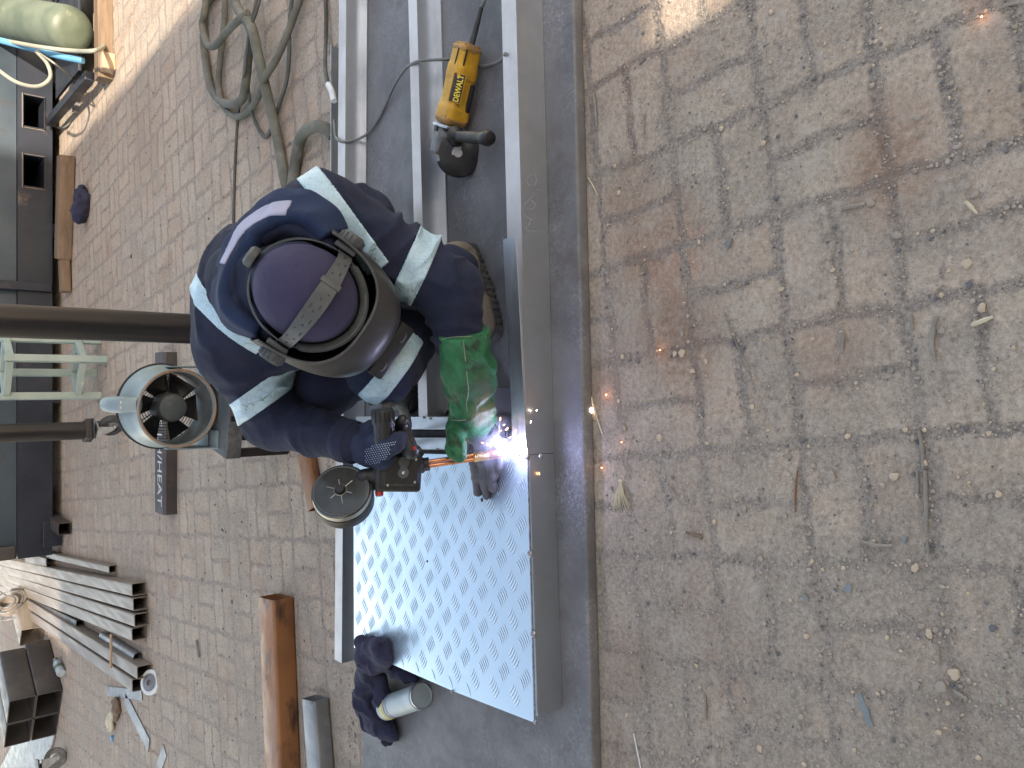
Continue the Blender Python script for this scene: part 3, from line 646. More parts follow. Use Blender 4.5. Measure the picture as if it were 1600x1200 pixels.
# ------------------------------------------------------------------ far steel skid with fork pockets
SY = 7.02
skid = empty('steel_skid'); tag(skid, 'long dark steel skid with two fork pockets and blue-grey sheet wall', 'steel skid')
def sx(y): return P(98, y, 0).x
x0s, x1s = sx(865)+0.0, 4.2
def zat(x, Y=SY): return PY(x, 600, Y).z
zb, zl = zat(80), zat(30)
m = MB(); py0, py1 = [(PY(50, 150, SY).x, PY(50, 200, SY).x), (PY(50, 243, SY).x, PY(50, 293, SY).x)]
zp0, zp1 = zat(69), zat(36)
xs = sorted([x0s, py1[1], py1[0], py0[1], py0[0], x1s])
# beam face with the two openings left free
def sb(a, b, c, d, y0=SY, y1=SY+.012, mt=m): mt.box(((a+b)/2, (y0+y1)/2, (c+d)/2), (b-a, y1-y0, d-c))
sb(xs[0], xs[1], zb, zl); sb(xs[2], xs[3], zb, zl); sb(xs[4], xs[5], zb, zl)
for a, b in ((xs[1], xs[2]), (xs[3], xs[4])): sb(a, b, zb, zp0); sb(a, b, zp1, zl)
m.box(((x0s+x1s)/2, SY+.07, zl+.004), (x1s-x0s, .14, .008)); m.box(((x0s+x1s)/2, SY+.07, zb-.004), (x1s-x0s, .14, .008))
m.build('base_beam', M['dark_steel'], skid)
for a, b in ((xs[1], xs[2]), (xs[3], xs[4])):
    m = MB(); t = .006
    for q in ((a+t/2, 0), (b-t/2, 0)): m.box((q[0], SY+.45, (zp0+zp1)/2), (t, .93, zp1-zp0+.008))
    m.box(((a+b)/2, SY+.45, zp0-.001), (b-a+.01, .93, t)); m.box(((a+b)/2, SY+.45, zp1+.001), (b-a+.01, .93, t))
    m.box(((a+b)/2, SY+.93, (zp0+zp1)/2), (b-a, .006, zp1-zp0)); m.build('fork_pocket', M['dark_steel'], skid)
    fm = MB()
    for u, v, s, h_ in (((a+b)/2, zp0-.004, b-a+.02, .007), ((a+b)/2, zp1+.004, b-a+.02, .007), (a-.004, (zp0+zp1)/2, .007, zp1-zp0), (b+.004, (zp0+zp1)/2, .007, zp1-zp0)):
        fm.box((u, SY-.003, v), (s, .006, h_), bev=.002)
    fm.build('pocket_rim', M['tube'], skid)
wl = MB()
sb(x0s, x1s, zl+.012, 1.15, SY+.045, SY+.05, wl); wl.build('wall_sheet', M['blue_steel'], skid)
m = MB(); xa, xb = PY(50, 455, SY).x, PY(50, 441, SY).x
m.box(((xa+xb)/2, SY+.0, (zb+1.15)/2), (xb-xa, .075, 1.15-zb), bev=.006); m.build('upright', M['dark_steel'], skid)
m = MB(); m.box((x0s+.05, SY+.02, (zl+1.15)/2+.01), (.10, .04, 1.12-zl), bev=.004); m.build('upright', M['tube_dark'], skid)
m = MB(); m.box(((x0s+x1s)/2, SY+.02, 1.17), (x1s-x0s, .09, .06), bev=.006); m.build('top_rail', M['dark_steel'], skid)
for xx in (x0s+.25, -0.1, 1.2, 2.4, 3.6):
    m = MB(); m.box((xx, SY+.5, zb/2-.004), (.10, .9, zb-.016), bev=.004); m.build('bearer', M['dark_steel'], skid)
m = MB(); m.box(((x0s+x1s)/2, SY+.95, .35), (x1s-x0s, .01, .7)); m.box(((x0s+x1s)/2, SY+1.0, zl+.02), (x1s-x0s, 1.85, .01)); m.build('back_sheet', M['dark_steel'], skid)
m = MB(); pl = (PY(78, 830, SY-.05)); m.box((pl.x-.02, SY-.045, pl.z-.02), (.20, .012, .13), bev=.004); m.build('lug_plate', M['dark_steel'], skid)
m = MB(); m.lathe([(.001, 0), (.018, 0), (.018, -.002), (.001, -.002)], (pl.x+.03, SY-.0525, pl.z-.03), (0, 1, 0), 16); m.build('bolt_slot', M['soot'], skid)
settle(skid, ((x0s+x1s)/2, SY+.4, 0))
e0 = P(113, 825, 0); m = MB(); m.hollow((e0.x, e0.y, .05), (e0.x+.02, e0.y+.9, .05), .09, .09, .005); o = m.build('square_tube_offcut', M['tube_dark']); base_at(o, (e0.x, e0.y+.4, 0))
tag(o, 'dark square tube end poking out from under the far steel skid', 'steel tube')
# timber in front of the skid and the rag on it
w0, w1 = P(119, 243, 0), P(113, 457, 0)
m = MB(); m.bar((w0.x, w0.y+.06, .055), (w1.x+.25, w1.y+.06, .05), .13, .10, bev=.012); m.bar((w1.x+.26, w1.y+.05, .045), (w1.x, w1.y+.03, .04), .09, .07, bev=.014)
o = m.build('timber_sleeper', M['wood'], smooth=40); base_at(o, ((w0.x+w1.x)/2, w0.y+.06, 0)); tag(o, 'weathered brown timber baulk lying along the foot of the far steel skid', 'timber')
rc = P(127, 318, .04)
def ragf(p, c=rc):
    d = ell(p, c, (.13, .085, .07)); n = vnoise(p, 14, 3)*.03+vnoise(p, 34, 4)*.014; return d+n
o = surf('rag', ragf, A(rc)-.2, A(rc)+.2, .009, M['rag']); base_at(o, (rc.x, rc.y, .0)); tag(o, 'crumpled dark rag lying against the timber baulk by the far skid', 'rag')

# ------------------------------------------------------------------ gantry on castors
def caster(name, foot, parent, mt_wheel, r=.062, yaw=0.5, top=.20):
    """foot: ground contact; parts go under the parent"""
    c_ = Vector(foot); ax = Vector((math.cos(yaw), math.sin(yaw), 0)); wc = c_+Vector((0, 0, r))
    w_ = MB(); w_.lathe([(r*.55, -.02), (r*.93, -.022), (r, -.015), (r, .015), (r*.93, .022), (r*.55, .02), (r*.55, -.02)], wc, ax, 32)
    wo = w_.build('caster_wheel', mt_wheel, parent, 40)
    h_ = MB(); h_.lathe([(0, -.017), (r*.3, -.02), (r*.34, -.012), (r*.56, -.008), (r*.56, .008), (r*.34, .012), (r*.3, .02), (0, .017)], wc, ax, 24); h_.build('hub', M['gear_l'], wo, 40)
    f_ = MB(); fw = Vector((-ax.y, ax.x, 0)); tp_ = wc+fw*.035+Vector((0, 0, top-r))
    for s in (-1, 1):
        o_ = ax*(.028*s)
        pts = [wc+o_-fw*.015, wc+o_+fw*.015+Vector((0, 0, -.014)), tp_+o_+fw*.04, tp_+o_-fw*.05]
        th = ax*(.002*s); vs = [p_ for p_ in pts]+[p_+th for p_ in pts]
        f_.add(vs, [(0, 1, 2, 3), (7, 6, 5, 4), (0, 4, 5, 1), (1, 5, 6, 2), (2, 6, 7, 3), (3, 7, 4, 0)])
    f_.box(tp_, (.075, .095, .006), Matrix.Rotation(yaw, 3, 'Z')); f_.lathe([(0, -.032), (.009, -.032), (.009, .032), (0, .032)], wc, ax, 12)
    f_.build('caster_fork', M['gear_l'], parent)
    m_ = MB(); m_.lathe([(.001, 0), (.026, 0), (.030, .012), (.030, .018), (.001, .018)], tp_+Vector((0, 0, .003)), (0, 0, 1), 20)
    m_.box(tp_+Vector((0, 0, .026)), (.12, .12, .01), .3); m_.build('caster_plate', M['dark_steel'], parent); return tp_+Vector((0, 0, .031))
gan = empty('mobile_gantry'); tag(gan, 'black pipe gantry with one post behind the welder, one by the fan', 'gantry')
p2 = P(193, 664, 0); t2 = caster('c', p2, gan, M['rubber'], .070, 0.9, .150)
topz = 2.7
a2_ = Vector((t2.x, t2.y, t2.z))
zdep = 3.0
q_ = P(470, 511.5, 0.0); p1 = Vector((0.198, 2.93, 0)); t1 = caster('c', (p1.x, p1.y-.03, 0), gan, M['rubber'], .07, 0.25, .22)
m = MB(); m.tube([(p1.x, p1.y, t1.z), (p1.x, p1.y, topz)], .0535, 32); m.build('post', M['pipe'], gan, 40)
m = MB(); m.tube([(a2_.x, a2_.y, t2.z), (a2_.x, a2_.y, topz)], .0535, 32); m.build('post', M['pipe'], gan, 40)
m = MB(); m.box((a2_.x, a2_.y, t2.z+.02), (.12, .12, .035), .3, .004); m.build('foot_clamp', M['pipe'], gan)
m = MB(); m.bar((p1.x, p1.y-.2, topz+.06), (a2_.x, a2_.y+.2, topz+.06), .12, .12, bev=.005); m.build('top_beam', M['pipe'], gan)
settle(gan, ((p1.x+a2_.x)/2, (p1.y+a2_.y)/2, 0))

# ------------------------------------------------------------------ mint trestle
tr = empty('steel_trestle'); tag(tr, 'small mint-green square-tube steel trestle standing between the two gantry posts', 'trestle')
fa, fb, fc, fd = P(167, 562, 0), P(158, 618, 0), P(157, 533, 0), P(151, 583, 0)
H_ = .575; sz = .044
def leg(p_, name='leg'):
    m_ = MB(); m_.bar((p_.x, p_.y, 0), (p_.x, p_.y, H_), sz, sz, up=(1, 0.2, 0), bev=.003); m_.build(name, M['mint'], tr)
for p_ in (fa, fb, fc, fd): leg(p_)
def rl(a, b, z, name='rail_bar'):
    a = Vector((a.x, a.y, z)); b = Vector((b.x, b.y, z)); d = (b-a).normalized(); m_ = MB(); m_.bar(a+d*.016, b-d*.016, sz*.9, sz*.9, bev=.003); m_.build(name, M['mint'], tr)
for a, b in ((fa, fb), (fc, fd), (fa, fc), (fb, fd)): rl(a, b, .14); rl(a, b, H_-.03)
settle(tr, ((fa.x+fd.x)/2, (fa.y+fd.y)/2, 0))

# ------------------------------------------------------------------ low steel bench under the drum fan
bn = empty('steel_bench'); tag(bn, 'low grey steel angle bench carrying the drum fan beside the welder', 'bench')
BZ = .262
c0, c1, c2, c3 = P(357, 716, BZ-.012), P(372, 560, BZ-.012), P(316, 540, BZ), P(318, 700, BZ)
tpz = quad_slab('bench_top', [P(352, 717, BZ), P(363, 560, BZ), P(312, 545, BZ), P(317, 692, BZ)], BZ-.006, BZ, M['fan_in'], bn, .002)
def lip(a, b):
    m_ = MB(); a = Vector(a); b = Vector(b); m_.bar((a.x, a.y-.004, BZ-.028), (b.x, b.y-.004, BZ-.028), .006, .056, bev=.001); m_.build('edge_angle', M['gear'], bn)
lip(P(352, 717, BZ), P(363, 560, BZ))
for x, y in ((349, 709), (357, 652), (322, 684), (322, 560)):
    p_ = P(x, y, BZ); m_ = MB(); m_.hollow((p_.x, p_.y+.012, 0), (p_.x, p_.y+.012, BZ-.008), .034, .034, .003, up=(0, 1, 0), r=.004); m_.build('leg', M['pipe'], bn)
settle(bn, (P(340, 640, 0).x, P(340, 640, .2).y, 0))

# ------------------------------------------------------------------ drum fan
fan = empty('drum_fan'); tag(fan, 'blue-grey drum fan with a rusty rim standing on the low steel bench', 'drum fan')
FY = 3.05
fcn = PY(278, 638, FY); Rf = 0.143
axd = Vector((0.03, 1.0, 0.06)).normalized()        # from the mouth to the back
ubk = .165
m = MB(); prof = [(Rf*.94, .0), (Rf, -.004), (Rf*1.0, .01), (Rf*.985, .02), (Rf*1.0, ubk*.55), (Rf*1.10, ubk*.85), (Rf*1.12, ubk), (Rf*1.09, ubk), (Rf*1.07, ubk*.85), (Rf*.965, ubk*.55), (Rf*.95, .02), (Rf*.94, 0)]
m.lathe(prof, fcn, axd, 64); dr = m.build('barrel', M['fan_paint'], fan, 50)
m = MB(); m.lathe([(Rf*.945, .155), (Rf*.945, .012), (Rf*.93, .012), (Rf*.93, .155)], fcn, axd, 64); m.build('lining', M['fan_in'], fan, 50)
m = MB(); tor = [(Rf*.985+.006*math.cos(a), -.002+.007*math.sin(a)) for a in [2*math.pi*k/10 for k in range(11)]]; m.lathe(tor, fcn, axd, 64); m.build('rim', M['fan_rim'], fan, 80)
m = MB(); tor = [(Rf*1.125+.005*math.cos(a), ubk+.006*math.sin(a)) for a in [2*math.pi*k/10 for k in range(11)]]; m.lathe(tor, fcn, axd, 64); m.build('back_ring', M['black'], fan, 80)
m = MB(); m.lathe([(.0, .035), (.040, .036), (.050, .042), (.054, .055), (.054, .15), (0, .15)], fcn, axd, 40); m.build('motor', M['fan_in'], fan, 30)
axu = axd.orthogonal().normalized(); axw = axd.cross(axu)
m = MB()
for k in range(6):
    a = k*2*math.pi/6+.4; e1 = axu*math.cos(a)+axw*math.sin(a); e2 = axd.cross(e1)
    o_ = fcn+axd*.115; v_ = [o_+e1*.05-e2*.02+axd*.02, o_+e1*.118-e2*.062+axd*.03, o_+e1*.122+e2*.040-axd*.02, o_+e1*.055+e2*.025-axd*.02]
    m.add(v_+[q+axd*.003 for q in v_], [(0, 1, 2, 3), (7, 6, 5, 4), (0, 4, 5, 1), (1, 5, 6, 2), (2, 6, 7, 3), (3, 7, 4, 0)])
m.build('fan_blades', M['black'], fan)
m = MB()
for k in range(9):
    r_ = .06+.0108*k; m.tube([fcn+axd*(ubk-.02)+(axu*math.cos(q*math.pi/16)+axw*math.sin(q*math.pi/16))*r_ for q in range(33)], .0016, 5, False)
for k in range(8):
    e1 = axu*math.cos(k*math.pi/4+.2)+axw*math.sin(k*math.pi/4+.2); m.tube([fcn+axd*(ubk-.017)+e1*.05, fcn+axd*(ubk-.017)+e1*Rf*1.08], .0022, 5)
m.build('rear_grille', M['black'], fan)
# carrying handle on top
hc = fcn+axd*.10+Vector((0.012, 0, Rf*.94))
m = MB(); m.tube(spline([hc+Vector((-.0, -.085, -.01)), hc+Vector((0, -.05, .028)), hc+Vector((0, .0, .052)), hc+Vector((0, .06, .060)), hc+Vector((0, .095, .045))], 6), [.028]*6+[.031]*8+[.028]*6+[.02]*5, 14, flat=.9); m.build('handle', M['fan_paint'], fan, 60)
m = MB(); m.box(hc+Vector((0, -.06, .046)), (.028, .016, .006), bev=.002); m.build('switch', M['white_p'], fan)
for s in (-1, 1):                # side cheeks of the stand
    m = MB(); x_ = fcn.x+s*(Rf+.010); y_ = fcn.y+.11
    pr = [(x_, y_-.022, fcn.z+.01), (x_, y_+.022, fcn.z+.01), (x_, y_+.11, BZ+.004), (x_, y_-.11, BZ+.004)]
    m.add(pr+[(q[0]+s*.005, q[1], q[2]) for q in pr], [(0, 1, 2, 3), (7, 6, 5, 4), (0, 4, 5, 1), (1, 5, 6, 2), (2, 6, 7, 3), (3, 7, 4, 0)])
    m.box((x_-s*.03, y_, BZ+.004), (.07, .23, .004)); m.build('stand_cheek', M['fan_paint'], fan)
m = MB(); m.box((fcn.x, fcn.y+.11, BZ+.0075), (Rf*2+.02, .05, .004)); m.build('stand_base', M['fan_paint'], fan)
settle(fan, (fcn.x, fcn.y+.12, BZ+.002))

# ------------------------------------------------------------------ channel with painted letters behind the fan
s0, s1 = P(277, 803, 0), P(277, 600, 0)
m = MB(); wa = .155; ya = s0.y
prof = [(0, .0), (0, .055), (.012, .068), (wa-.012, .068), (wa, .055), (wa, .0), (wa-.005, 0), (wa-.005, .052), (wa-.014, .063), (.014, .063), (.005, .052), (.005, 0)]
o = m.prism(prof, (s0.x, s0.y, .001), (s0.x+.85, s1.y, .001)).build('steel_channel', M['tube_dark'], smooth=25)
base_at(o, (s0.x+.4, s0.y+.08, 0)); tag(o, 'dark steel channel with stencilled letters lying on the bricks behind the fan', 'steel channel')
def text_obj(name, body, size, loc, rot, mat, parent=None, ext=.0006, xs=1.0, bold=0.0):
    cu = bpy.data.curves.new(name, 'FONT'); cu.body = body; cu.size = size; cu.extrude = ext; cu.align_x = 'CENTER'; cu.align_y = 'CENTER'; cu.offset = bold; cu.resolution_u = 3
    ob = bpy.data.objects.new(name, cu); me = bpy.data.meshes.new_from_object(ob); bpy.data.objects.remove(ob)
    o_ = bpy.data.objects.new(name, me); C.objects.link(o_); me.materials.append(mat)
    o_.matrix_world = Matrix.Translation(loc) @ rot.to_4x4() @ Matrix.Diagonal((xs, 1, 1, 1)); 
    if parent: o_.parent = parent; o_.matrix_parent_inverse = Matrix.Translation(-Vector(parent.location))
    return o_
ang_ = math.atan2(s1.y-s0.y, .85)
text_obj('stencil_lettering', 'S J.H/HEAT', .098, (s0.x+.27, s0.y+.065, .0702), Matrix.Rotation(math.pi+ang_, 3, 'Z'), M['chalk'], o, .0005, 1.0)

# ------------------------------------------------------------------ long square tubes, far left
def tube_thing(near, far, z, w, h, mt, label, group=None, name='square_steel_tube', L=None, t=.004, cat='steel tube'):
    a = Vector((near.x, near.y, z)); b = Vector((far.x, far.y, z)); d = (b-a).normalized()
    if L: b = a+d*L
    m_ = MB(); m_.hollow(a, b, w, h, t, r=.010); o_ = m_.build(name, M[mt], smooth=40)
    base_at(o_, ((a.x+b.x)/2, (a.y+b.y)/2, z-h/2)); return tag(o_, label, cat, group)
G1 = 'long square steel tubes fanned across the yard'
lab = ['light grey square tube, nearest the dark skid in the row of four', 'light grey square tube, second from the dark skid in the row of four',
       'light grey square tube, third from the dark skid in the row of four', 'light grey square tube, farthest from the skid in the row of four']
w4 = .082
for k, (xn, yn, yf) in enumerate(((206, 922, 878), (208, 945, 889.5), (210, 970, 900), (206, 992, 911))):
    a = P(xn, yn, w4); b = P(0, yf, w4); tube_thing(a, b, w4/2+.001, w4-.010, w4, 'tube', lab[k], G1, L=5.6+.2*k)
for k, (xn, yn, yf, l_) in enumerate(((214, 1052, 918, 'light grey square tube crossing under the wire reel, tape reel at its mouth'), (206, 1072, 931, 'light grey square tube crossing under the wire reel, left of its pair'))):
    a = P(xn, yn, .083); b = P(0, yf, .083); tube_thing(a, b, .042, .072, .082, 'tube', l_, G1, L=5.0)
a, b = P(170, 890, .05), P(50, 862, .05); tube_thing(a, b, .026, .05, .05, 'tube', 'thin grey square tube lying between the skid and the long tubes', L=1.9)
a, b = P(72, 881, .07), P(35, 873, .07); tube_thing(a, b, .035, .085, .07, 'tube', 'short thick grey tube offcut close to the corner of the skid', L=.9)
a, b = P(84, 886, .0), P(100, 886, 0)
# round pipe and dark square bar between the two fans of tubes
a, b = P(214, 1027, .03), P(160, 993, .03); m = MB(); m.tube([(a.x, a.y, .026), (b.x, b.y, .026)], .025, 20, False); m.tube([(b.x, b.y, .026), (a.x, a.y, .026)], .019, 20, False)
o = m.build('round_pipe', M['tube_grey'], smooth=40); base_at(o, ((a.x+b.x)/2, (a.y+b.y)/2, 0)); tag(o, 'short grey round pipe lying between the long square tubes', 'pipe')
a, b = P(120, 975, .05), P(20, 925, .05); tube_thing(a, b, .03, .05, .05, 'tube_dark', 'dark flat-topped steel bar lying between the two rows of long tubes', L=2.2, name='steel_bar', cat='steel bar')
m = MB(); a = P(175, 1008, .088); m.tube([(a.x+.06, a.y+.02, .088), (a.x-.13, a.y-.02, .10)], .008, 8); o = m.build('bolt_rod', M['pale_wood']); base_at(o, (a.x, a.y, .088)); tag(o, 'thin rusty rod lying across the tubes above the grey pipe', 'rod')
# washer / tape reel
wp = P(237, 1066, .01); m = MB(); m.lathe([(.022, .0), (.068, .0), (.070, .012), (.068, .026), (.022, .026), (.022, 0)], wp+Vector((0, 0, -.008)), (0.25, -.45, 1), 36)
o = m.build('tape_reel', M['white_p'], smooth=40); m2 = MB(); m2.lathe([(.016, .02), (.048, .029), (.016, .030), (.016, .02)], wp+Vector((0, 0, -.008)), (0.25, -.45, 1), 36); m2.build('reel_face', M['tube_grey'], o, 40)
tag(o, 'round white tape reel lying at the mouths of the crossing tubes', 'reel')
# flat bar offcuts
def flat(x0, y0, x1, y1, wd, mt, name, label, cat='steel offcut', z=.004, th=.006):
    a, b = P(x0, y0, z), P(x1, y1, z); m_ = MB(); m_.bar((a.x, a.y, z), (b.x, b.y, z), wd, th, bev=.0015); o_ = m_.build(name, M[mt]); base_at(o_, ((a.x+b.x)/2, (a.y+b.y)/2, 0)); return tag(o_, label, cat)
flat(168, 1080, 222, 1086, .06, 'tube_grey', 'flat_bar', 'grey flat bar lying just left of the crossing tubes')
flat(196, 1092, 233, 1165, .085, 'tube_grey', 'flat_bar', 'grey flat steel bar lying askew on the bricks beside a crumpled wrapper')
flat(248, 1200, 258, 1172, .07, 'tube_grey', 'flat_bar', 'grey flat bar end at the edge of the view near the rusty box section')
flat(307, 1000, 311, 1027, .012, 'twig', 'rod_offcut', 'short thin brown rod lying alone on the far bricks', z=.006, th=.012)
# crumpled wrapper, blue cap, brown cloth strip
rc2 = P(173, 1128, .02)
o = surf('wrapper', lambda p: ell(p, rc2, (.06, .05, .022))+vnoise(p, 34, 8)*.012, A(rc2)-.1, A(rc2)+.1, .006, M['straw']); base_at(o, (rc2.x, rc2.y, 0)); tag(o, 'crumpled pale wrapper on the bricks near the tube ends', 'wrapper')
rc3 = P(181, 1106, .02)
o = surf('cloth_scrap', lambda p: ell(p, rc3, (.085, .05, .022))+vnoise(p, 26, 9)*.016, A(rc3)-.13, A(rc3)+.13, .007, M['wood']); base_at(o, (rc3.x, rc3.y, 0)); tag(o, 'twisted brown cloth scrap on the bricks beside the flat bars', 'cloth')
bc_ = P(177, 1153, .0); m = MB(); m.lathe([(.0, .016), (.016, .016), (.019, .010), (.019, 0)], bc_, (0, 0, 1), 20); o = m.build('bottle_cap', M['blue_hose'], smooth=40); base_at(o, bc_); tag(o, 'small blue bottle cap on the bricks at the far left', 'bottle cap')

# big box sections, two by two
A0 = P(57.5, 1086, .18); B0 = P(42.5, 1022, .18); dr_ = Vector((B0.x-A0.x, B0.y-A0.y, 0)).normalized(); pr_ = Vector((dr_.y, -dr_.x, 0))   # pr_: to the right
G2 = 'big dark box sections stacked two by two'
bw = .247
labs = {(0, 0): 'dark box section, lower right of the stack of big tubes', (1, 0): 'dark box section, lower middle of the stack of big tubes', (0, 1): 'dark box section beside the spray can, upper right of the big stack', (1, 1): 'dark box section, upper middle of the stack of big tubes'}
o0 = A0-pr_*0
for (i, j), l_ in labs.items():
    a = Vector((A0.x, A0.y, 0))-pr_*(bw*(i+.5)+.003*i)+Vector((0, 0, .09+j*.181)); b = a+dr_*(.52 if j else .56)
    m = MB(); m.hollow(a, b, bw-.002, .179, .007, r=.014); o = m.build('box_section', M['tube_dark'], smooth=40); base_at(o, ((a.x+b.x)/2, (a.y+b.y)/2, a.z-.09)); tag(o, l_, 'steel tube', G2)
# spray can standing in front of the stack side
sc0, sc1 = P(81, 1026, .05), P(92, 1053, .05); m = MB(); sc0.z = sc1.z = .033; dd = (sc1-sc0).normalized()
m.lathe([(0, .001), (.030, 0), (.032, .004), (.032, .145), (.026, .160), (.015, .168), (0, .168)], sc1, -dd, 28); o = m.build('spray_can', M['tin'], smooth=35)
m = MB(); m.lathe([(.0, .16), (.022, .162), (.022, .205), (.018, .21), (0, .21)], sc1, -dd, 24); m.build('can_cap', M['gear'], o, 35)
m = MB(); m.lathe([(.0323, .06), (.0328, .062), (.0328, .098), (.0323, .1)], sc1, -dd, 28); m.build('can_label', M['cyl_green'], o, 35); tag(o, 'scuffed white spray can lying beside the stack of big box sections', 'spray can')
# block of channel standing behind, and the sheet lying in the sun
a, b = P(50, 990, .0), P(20, 975, 0)
m = MB(); m.hollow(P(50, 994, .09), P(50, 994, .09)+Vector((.25, .5, 0)), .17, .17, .006, r=.012); o = m.build('box_section_offcut', M['tube'], smooth=40); base_at(o, P(50, 994, 0)); tag(o, 'pale box section offcut in the sun behind the stack, below the wire reel', 'steel tube')
m = MB(); q_ = P(66, 1003, 0); m.bar((q_.x, q_.y+.05, .04), (q_.x+.0, q_.y+.35, .04), .09, .08, bev=.006); o = m.build('timber_block', M['pale_wood']); base_at(o, (q_.x, q_.y+.2, 0)); tag(o, 'pale timber block on the sunlit bricks behind the box sections', 'timber block')
c = [P(100, 1166, .0), P(78, 1152, .0)]
pl_ = quad_slab('steel_sheet', [P(70, 1200, .02), P(84, 1150, .02), P(30, 1140, .02), P(0, 1200, .02)], .004, .02, M['tube_grey'], None, .002); base_at(pl_, (P(50, 1170, 0).x, P(50, 1170, 0).y, 0)); tag(pl_, 'flat grey steel sheet on the ground in front of the stack of box sections', 'steel sheet')
# wire reel standing on the tubes
wr = P(40, 942, .085); axr = Vector((.80, -.5, .30)).normalized(); m = MB()
wc_ = Vector((wr.x, wr.y, .085+.125))
for s in (-.045, .045):
    tor = [(.118+.006*math.cos(a), s+.006*math.sin(a)) for a in [2*math.pi*k/8 for k in range(9)]]; m.lathe(tor, wc_, axr, 40)
    tor = [(.06+.004*math.cos(a), s+.004*math.sin(a)) for a in [2*math.pi*k/8 for k in range(9)]]; m.lathe(tor, wc_, axr, 40)
    u_ = axr.orthogonal().normalized(); v_ = axr.cross(u_)
    for k in range(4):
        e = u_*math.cos(k*math.pi/2)+v_*math.sin(k*math.pi/2); m.tube([wc_+axr*s+e*.058, wc_+axr*s+e*.118], .004, 6)
rl_ = m.build('wire_reel', M['gear'], smooth=60); m = MB(); m.lathe([(.055, -.042), (.082, -.042), (.082, .042), (.055, .042), (.055, -.042)], wc_, axr, 36); m.build('wire_coil', M['tube'], rl_, 40)
base_at(rl_, (0, 0, 0)); tag(rl_, 'wire-frame reel standing on the crossing square tubes', 'wire reel')
# lone castor in front of the stack
cs = empty('caster_assembly'); cw = P(104, 1180, 0); tag(cs, 'loose castor wheel with a pale fork lying before the stack of box sections', 'castor')
caster('c', cw, cs, M['gear'], .078, 1.9, .17); settle(cs, cw)

# ------------------------------------------------------------------ rusty and grey box sections at the left edge
def box_thing(xa, ya, xb, yb, z, w, h, mt, label, L, name='box_section', t=.005):
    a, b = P(xa, ya, z), P(xb, yb, z); d = Vector((b.x-a.x, b.y-a.y, 0)).normalized(); yy = Vector((-d.y, d.x, 0))
    if yy.y < 0: yy = -yy
    a = Vector((a.x, a.y, z-h/2))+yy*w/2; b = a+d*L; m_ = MB(); m_.hollow(a, b, w, h, t, r=.012); o_ = m_.build(name, M[mt], smooth=40); base_at(o_, ((a.x+b.x)/2, (a.y+b.y)/2, 0)); return tag(o_, label, 'steel tube')
box_thing(427, 939, 437, 1200, .088, .146, .088, 'rust', 'thick rusty orange-brown box section lying on the bricks left of the ramp', 1.5)
box_thing(490, 1097, 498, 1200, .065, .105, .065, 'tube_grey', 'short grey box section lying beside the rusty one', 1.2)
# timber/rusty bar behind the gun
o = box_thing(478, 700, 490, 760, .04, .09, .04, 'rust', 'rusty flat section lying on the bricks behind the wire spool', .22, 'flat_section')

# ------------------------------------------------------------------ gas cylinder on its cradle
cyl = empty('gas_cylinder'); tag(cyl, 'faded green gas cylinder lying on a steel cradle at the far right', 'gas cylinder')
ca = PY(112, 48, 5.6); cb = PY(0, 20, 6.3)
dcy = (cb-ca).normalized(); rc_ = .145
ca = Vector((2.47, 5.75, .40)); 
ca = PY(117, 47, 5.75); cb = PY(0, 24, 6.75); dcy = (cb-ca).normalized()
m = MB(); m.lathe([(0, 0), (rc_*.5, .004), (rc_*.82, .02), (rc_*.96, .05), (rc_, .09), (rc_, 1.35), (rc_*.9, 1.45), (rc_*.5, 1.53), (.04, 1.56), (.035, 1.62), (0, 1.62)], ca, dcy, 48); m.build('shell', M['cyl_green'], cyl, 40)
m = MB(); m.lathe([(.028, 1.6), (.028, 1.68), (.012, 1.70), (.012, 1.74), (0, 1.74)], ca, dcy, 16); m.build('valve', M['brass'], cyl, 40); settle(cyl, (ca.x, ca.y+.5, ca.z-rc_))
crd = empty('cylinder_cradle'); tag(crd, 'rusty steel and timber cradle under the green gas cylinder', 'cradle')
gz = ca.z-rc_
fr = P(135, 100, 0)
def cbar(a, b, w_, h_, mt, nm): m_ = MB(); m_.bar(a, b, w_, h_, bev=.004); m_.build(nm, M[mt], crd)
yb = ca.y
cbar((ca.x-.30, yb+.02, gz-.03), (ca.x+.75, yb+.02, gz-.03), .05, .06, 'gear', 'cross_bar')
cbar((ca.x-.30, yb+.75, gz-.03), (ca.x+.75, yb+.75, gz-.03), .05, .06, 'tube_grey', 'cross_bar')
cbar((ca.x-.28, yb-.02, .10), (ca.x-.28, yb+1.2, .10), .06, .06, 'dark_steel', 'side_bar'); cbar((ca.x+.5, yb-.02, .10), (ca.x+.5, yb+1.2, .10), .06, .06, 'dark_steel', 'side_bar')
for xx in (ca.x-.27, ca.x+.48):
    for yy in (yb+.04, yb+.77):
        m_ = MB(); m_.box((xx, yy, gz/2-.03), (.05, .05, gz-.06), bev=.004); m_.build('post', M['tube_grey'], crd)
cbar((ca.x-.33, yb-.14, .045), (ca.x+.75, yb-.10, .045), .10, .09, 'wood', 'timber_runner')
m_ = MB(); m_.box((ca.x-.24, yb-.20, .04), (.11, .10, .08), .15, .01); m_.build('timber_block', M['pale_wood'], crd)
m_ = MB(); m_.box((ca.x+.42, yb-.16, .20), (.26, .2, .12), -.1, .01); m_.build('timber_block', M['wood'], crd)
m_ = MB(); m_.box((ca.x+.15, yb+.5, .12), (.7, .7, .02), 0, .004); m_.build('deck_sheet', M['dark_steel'], crd)
settle(crd, (ca.x+.1, yb+.4, 0))
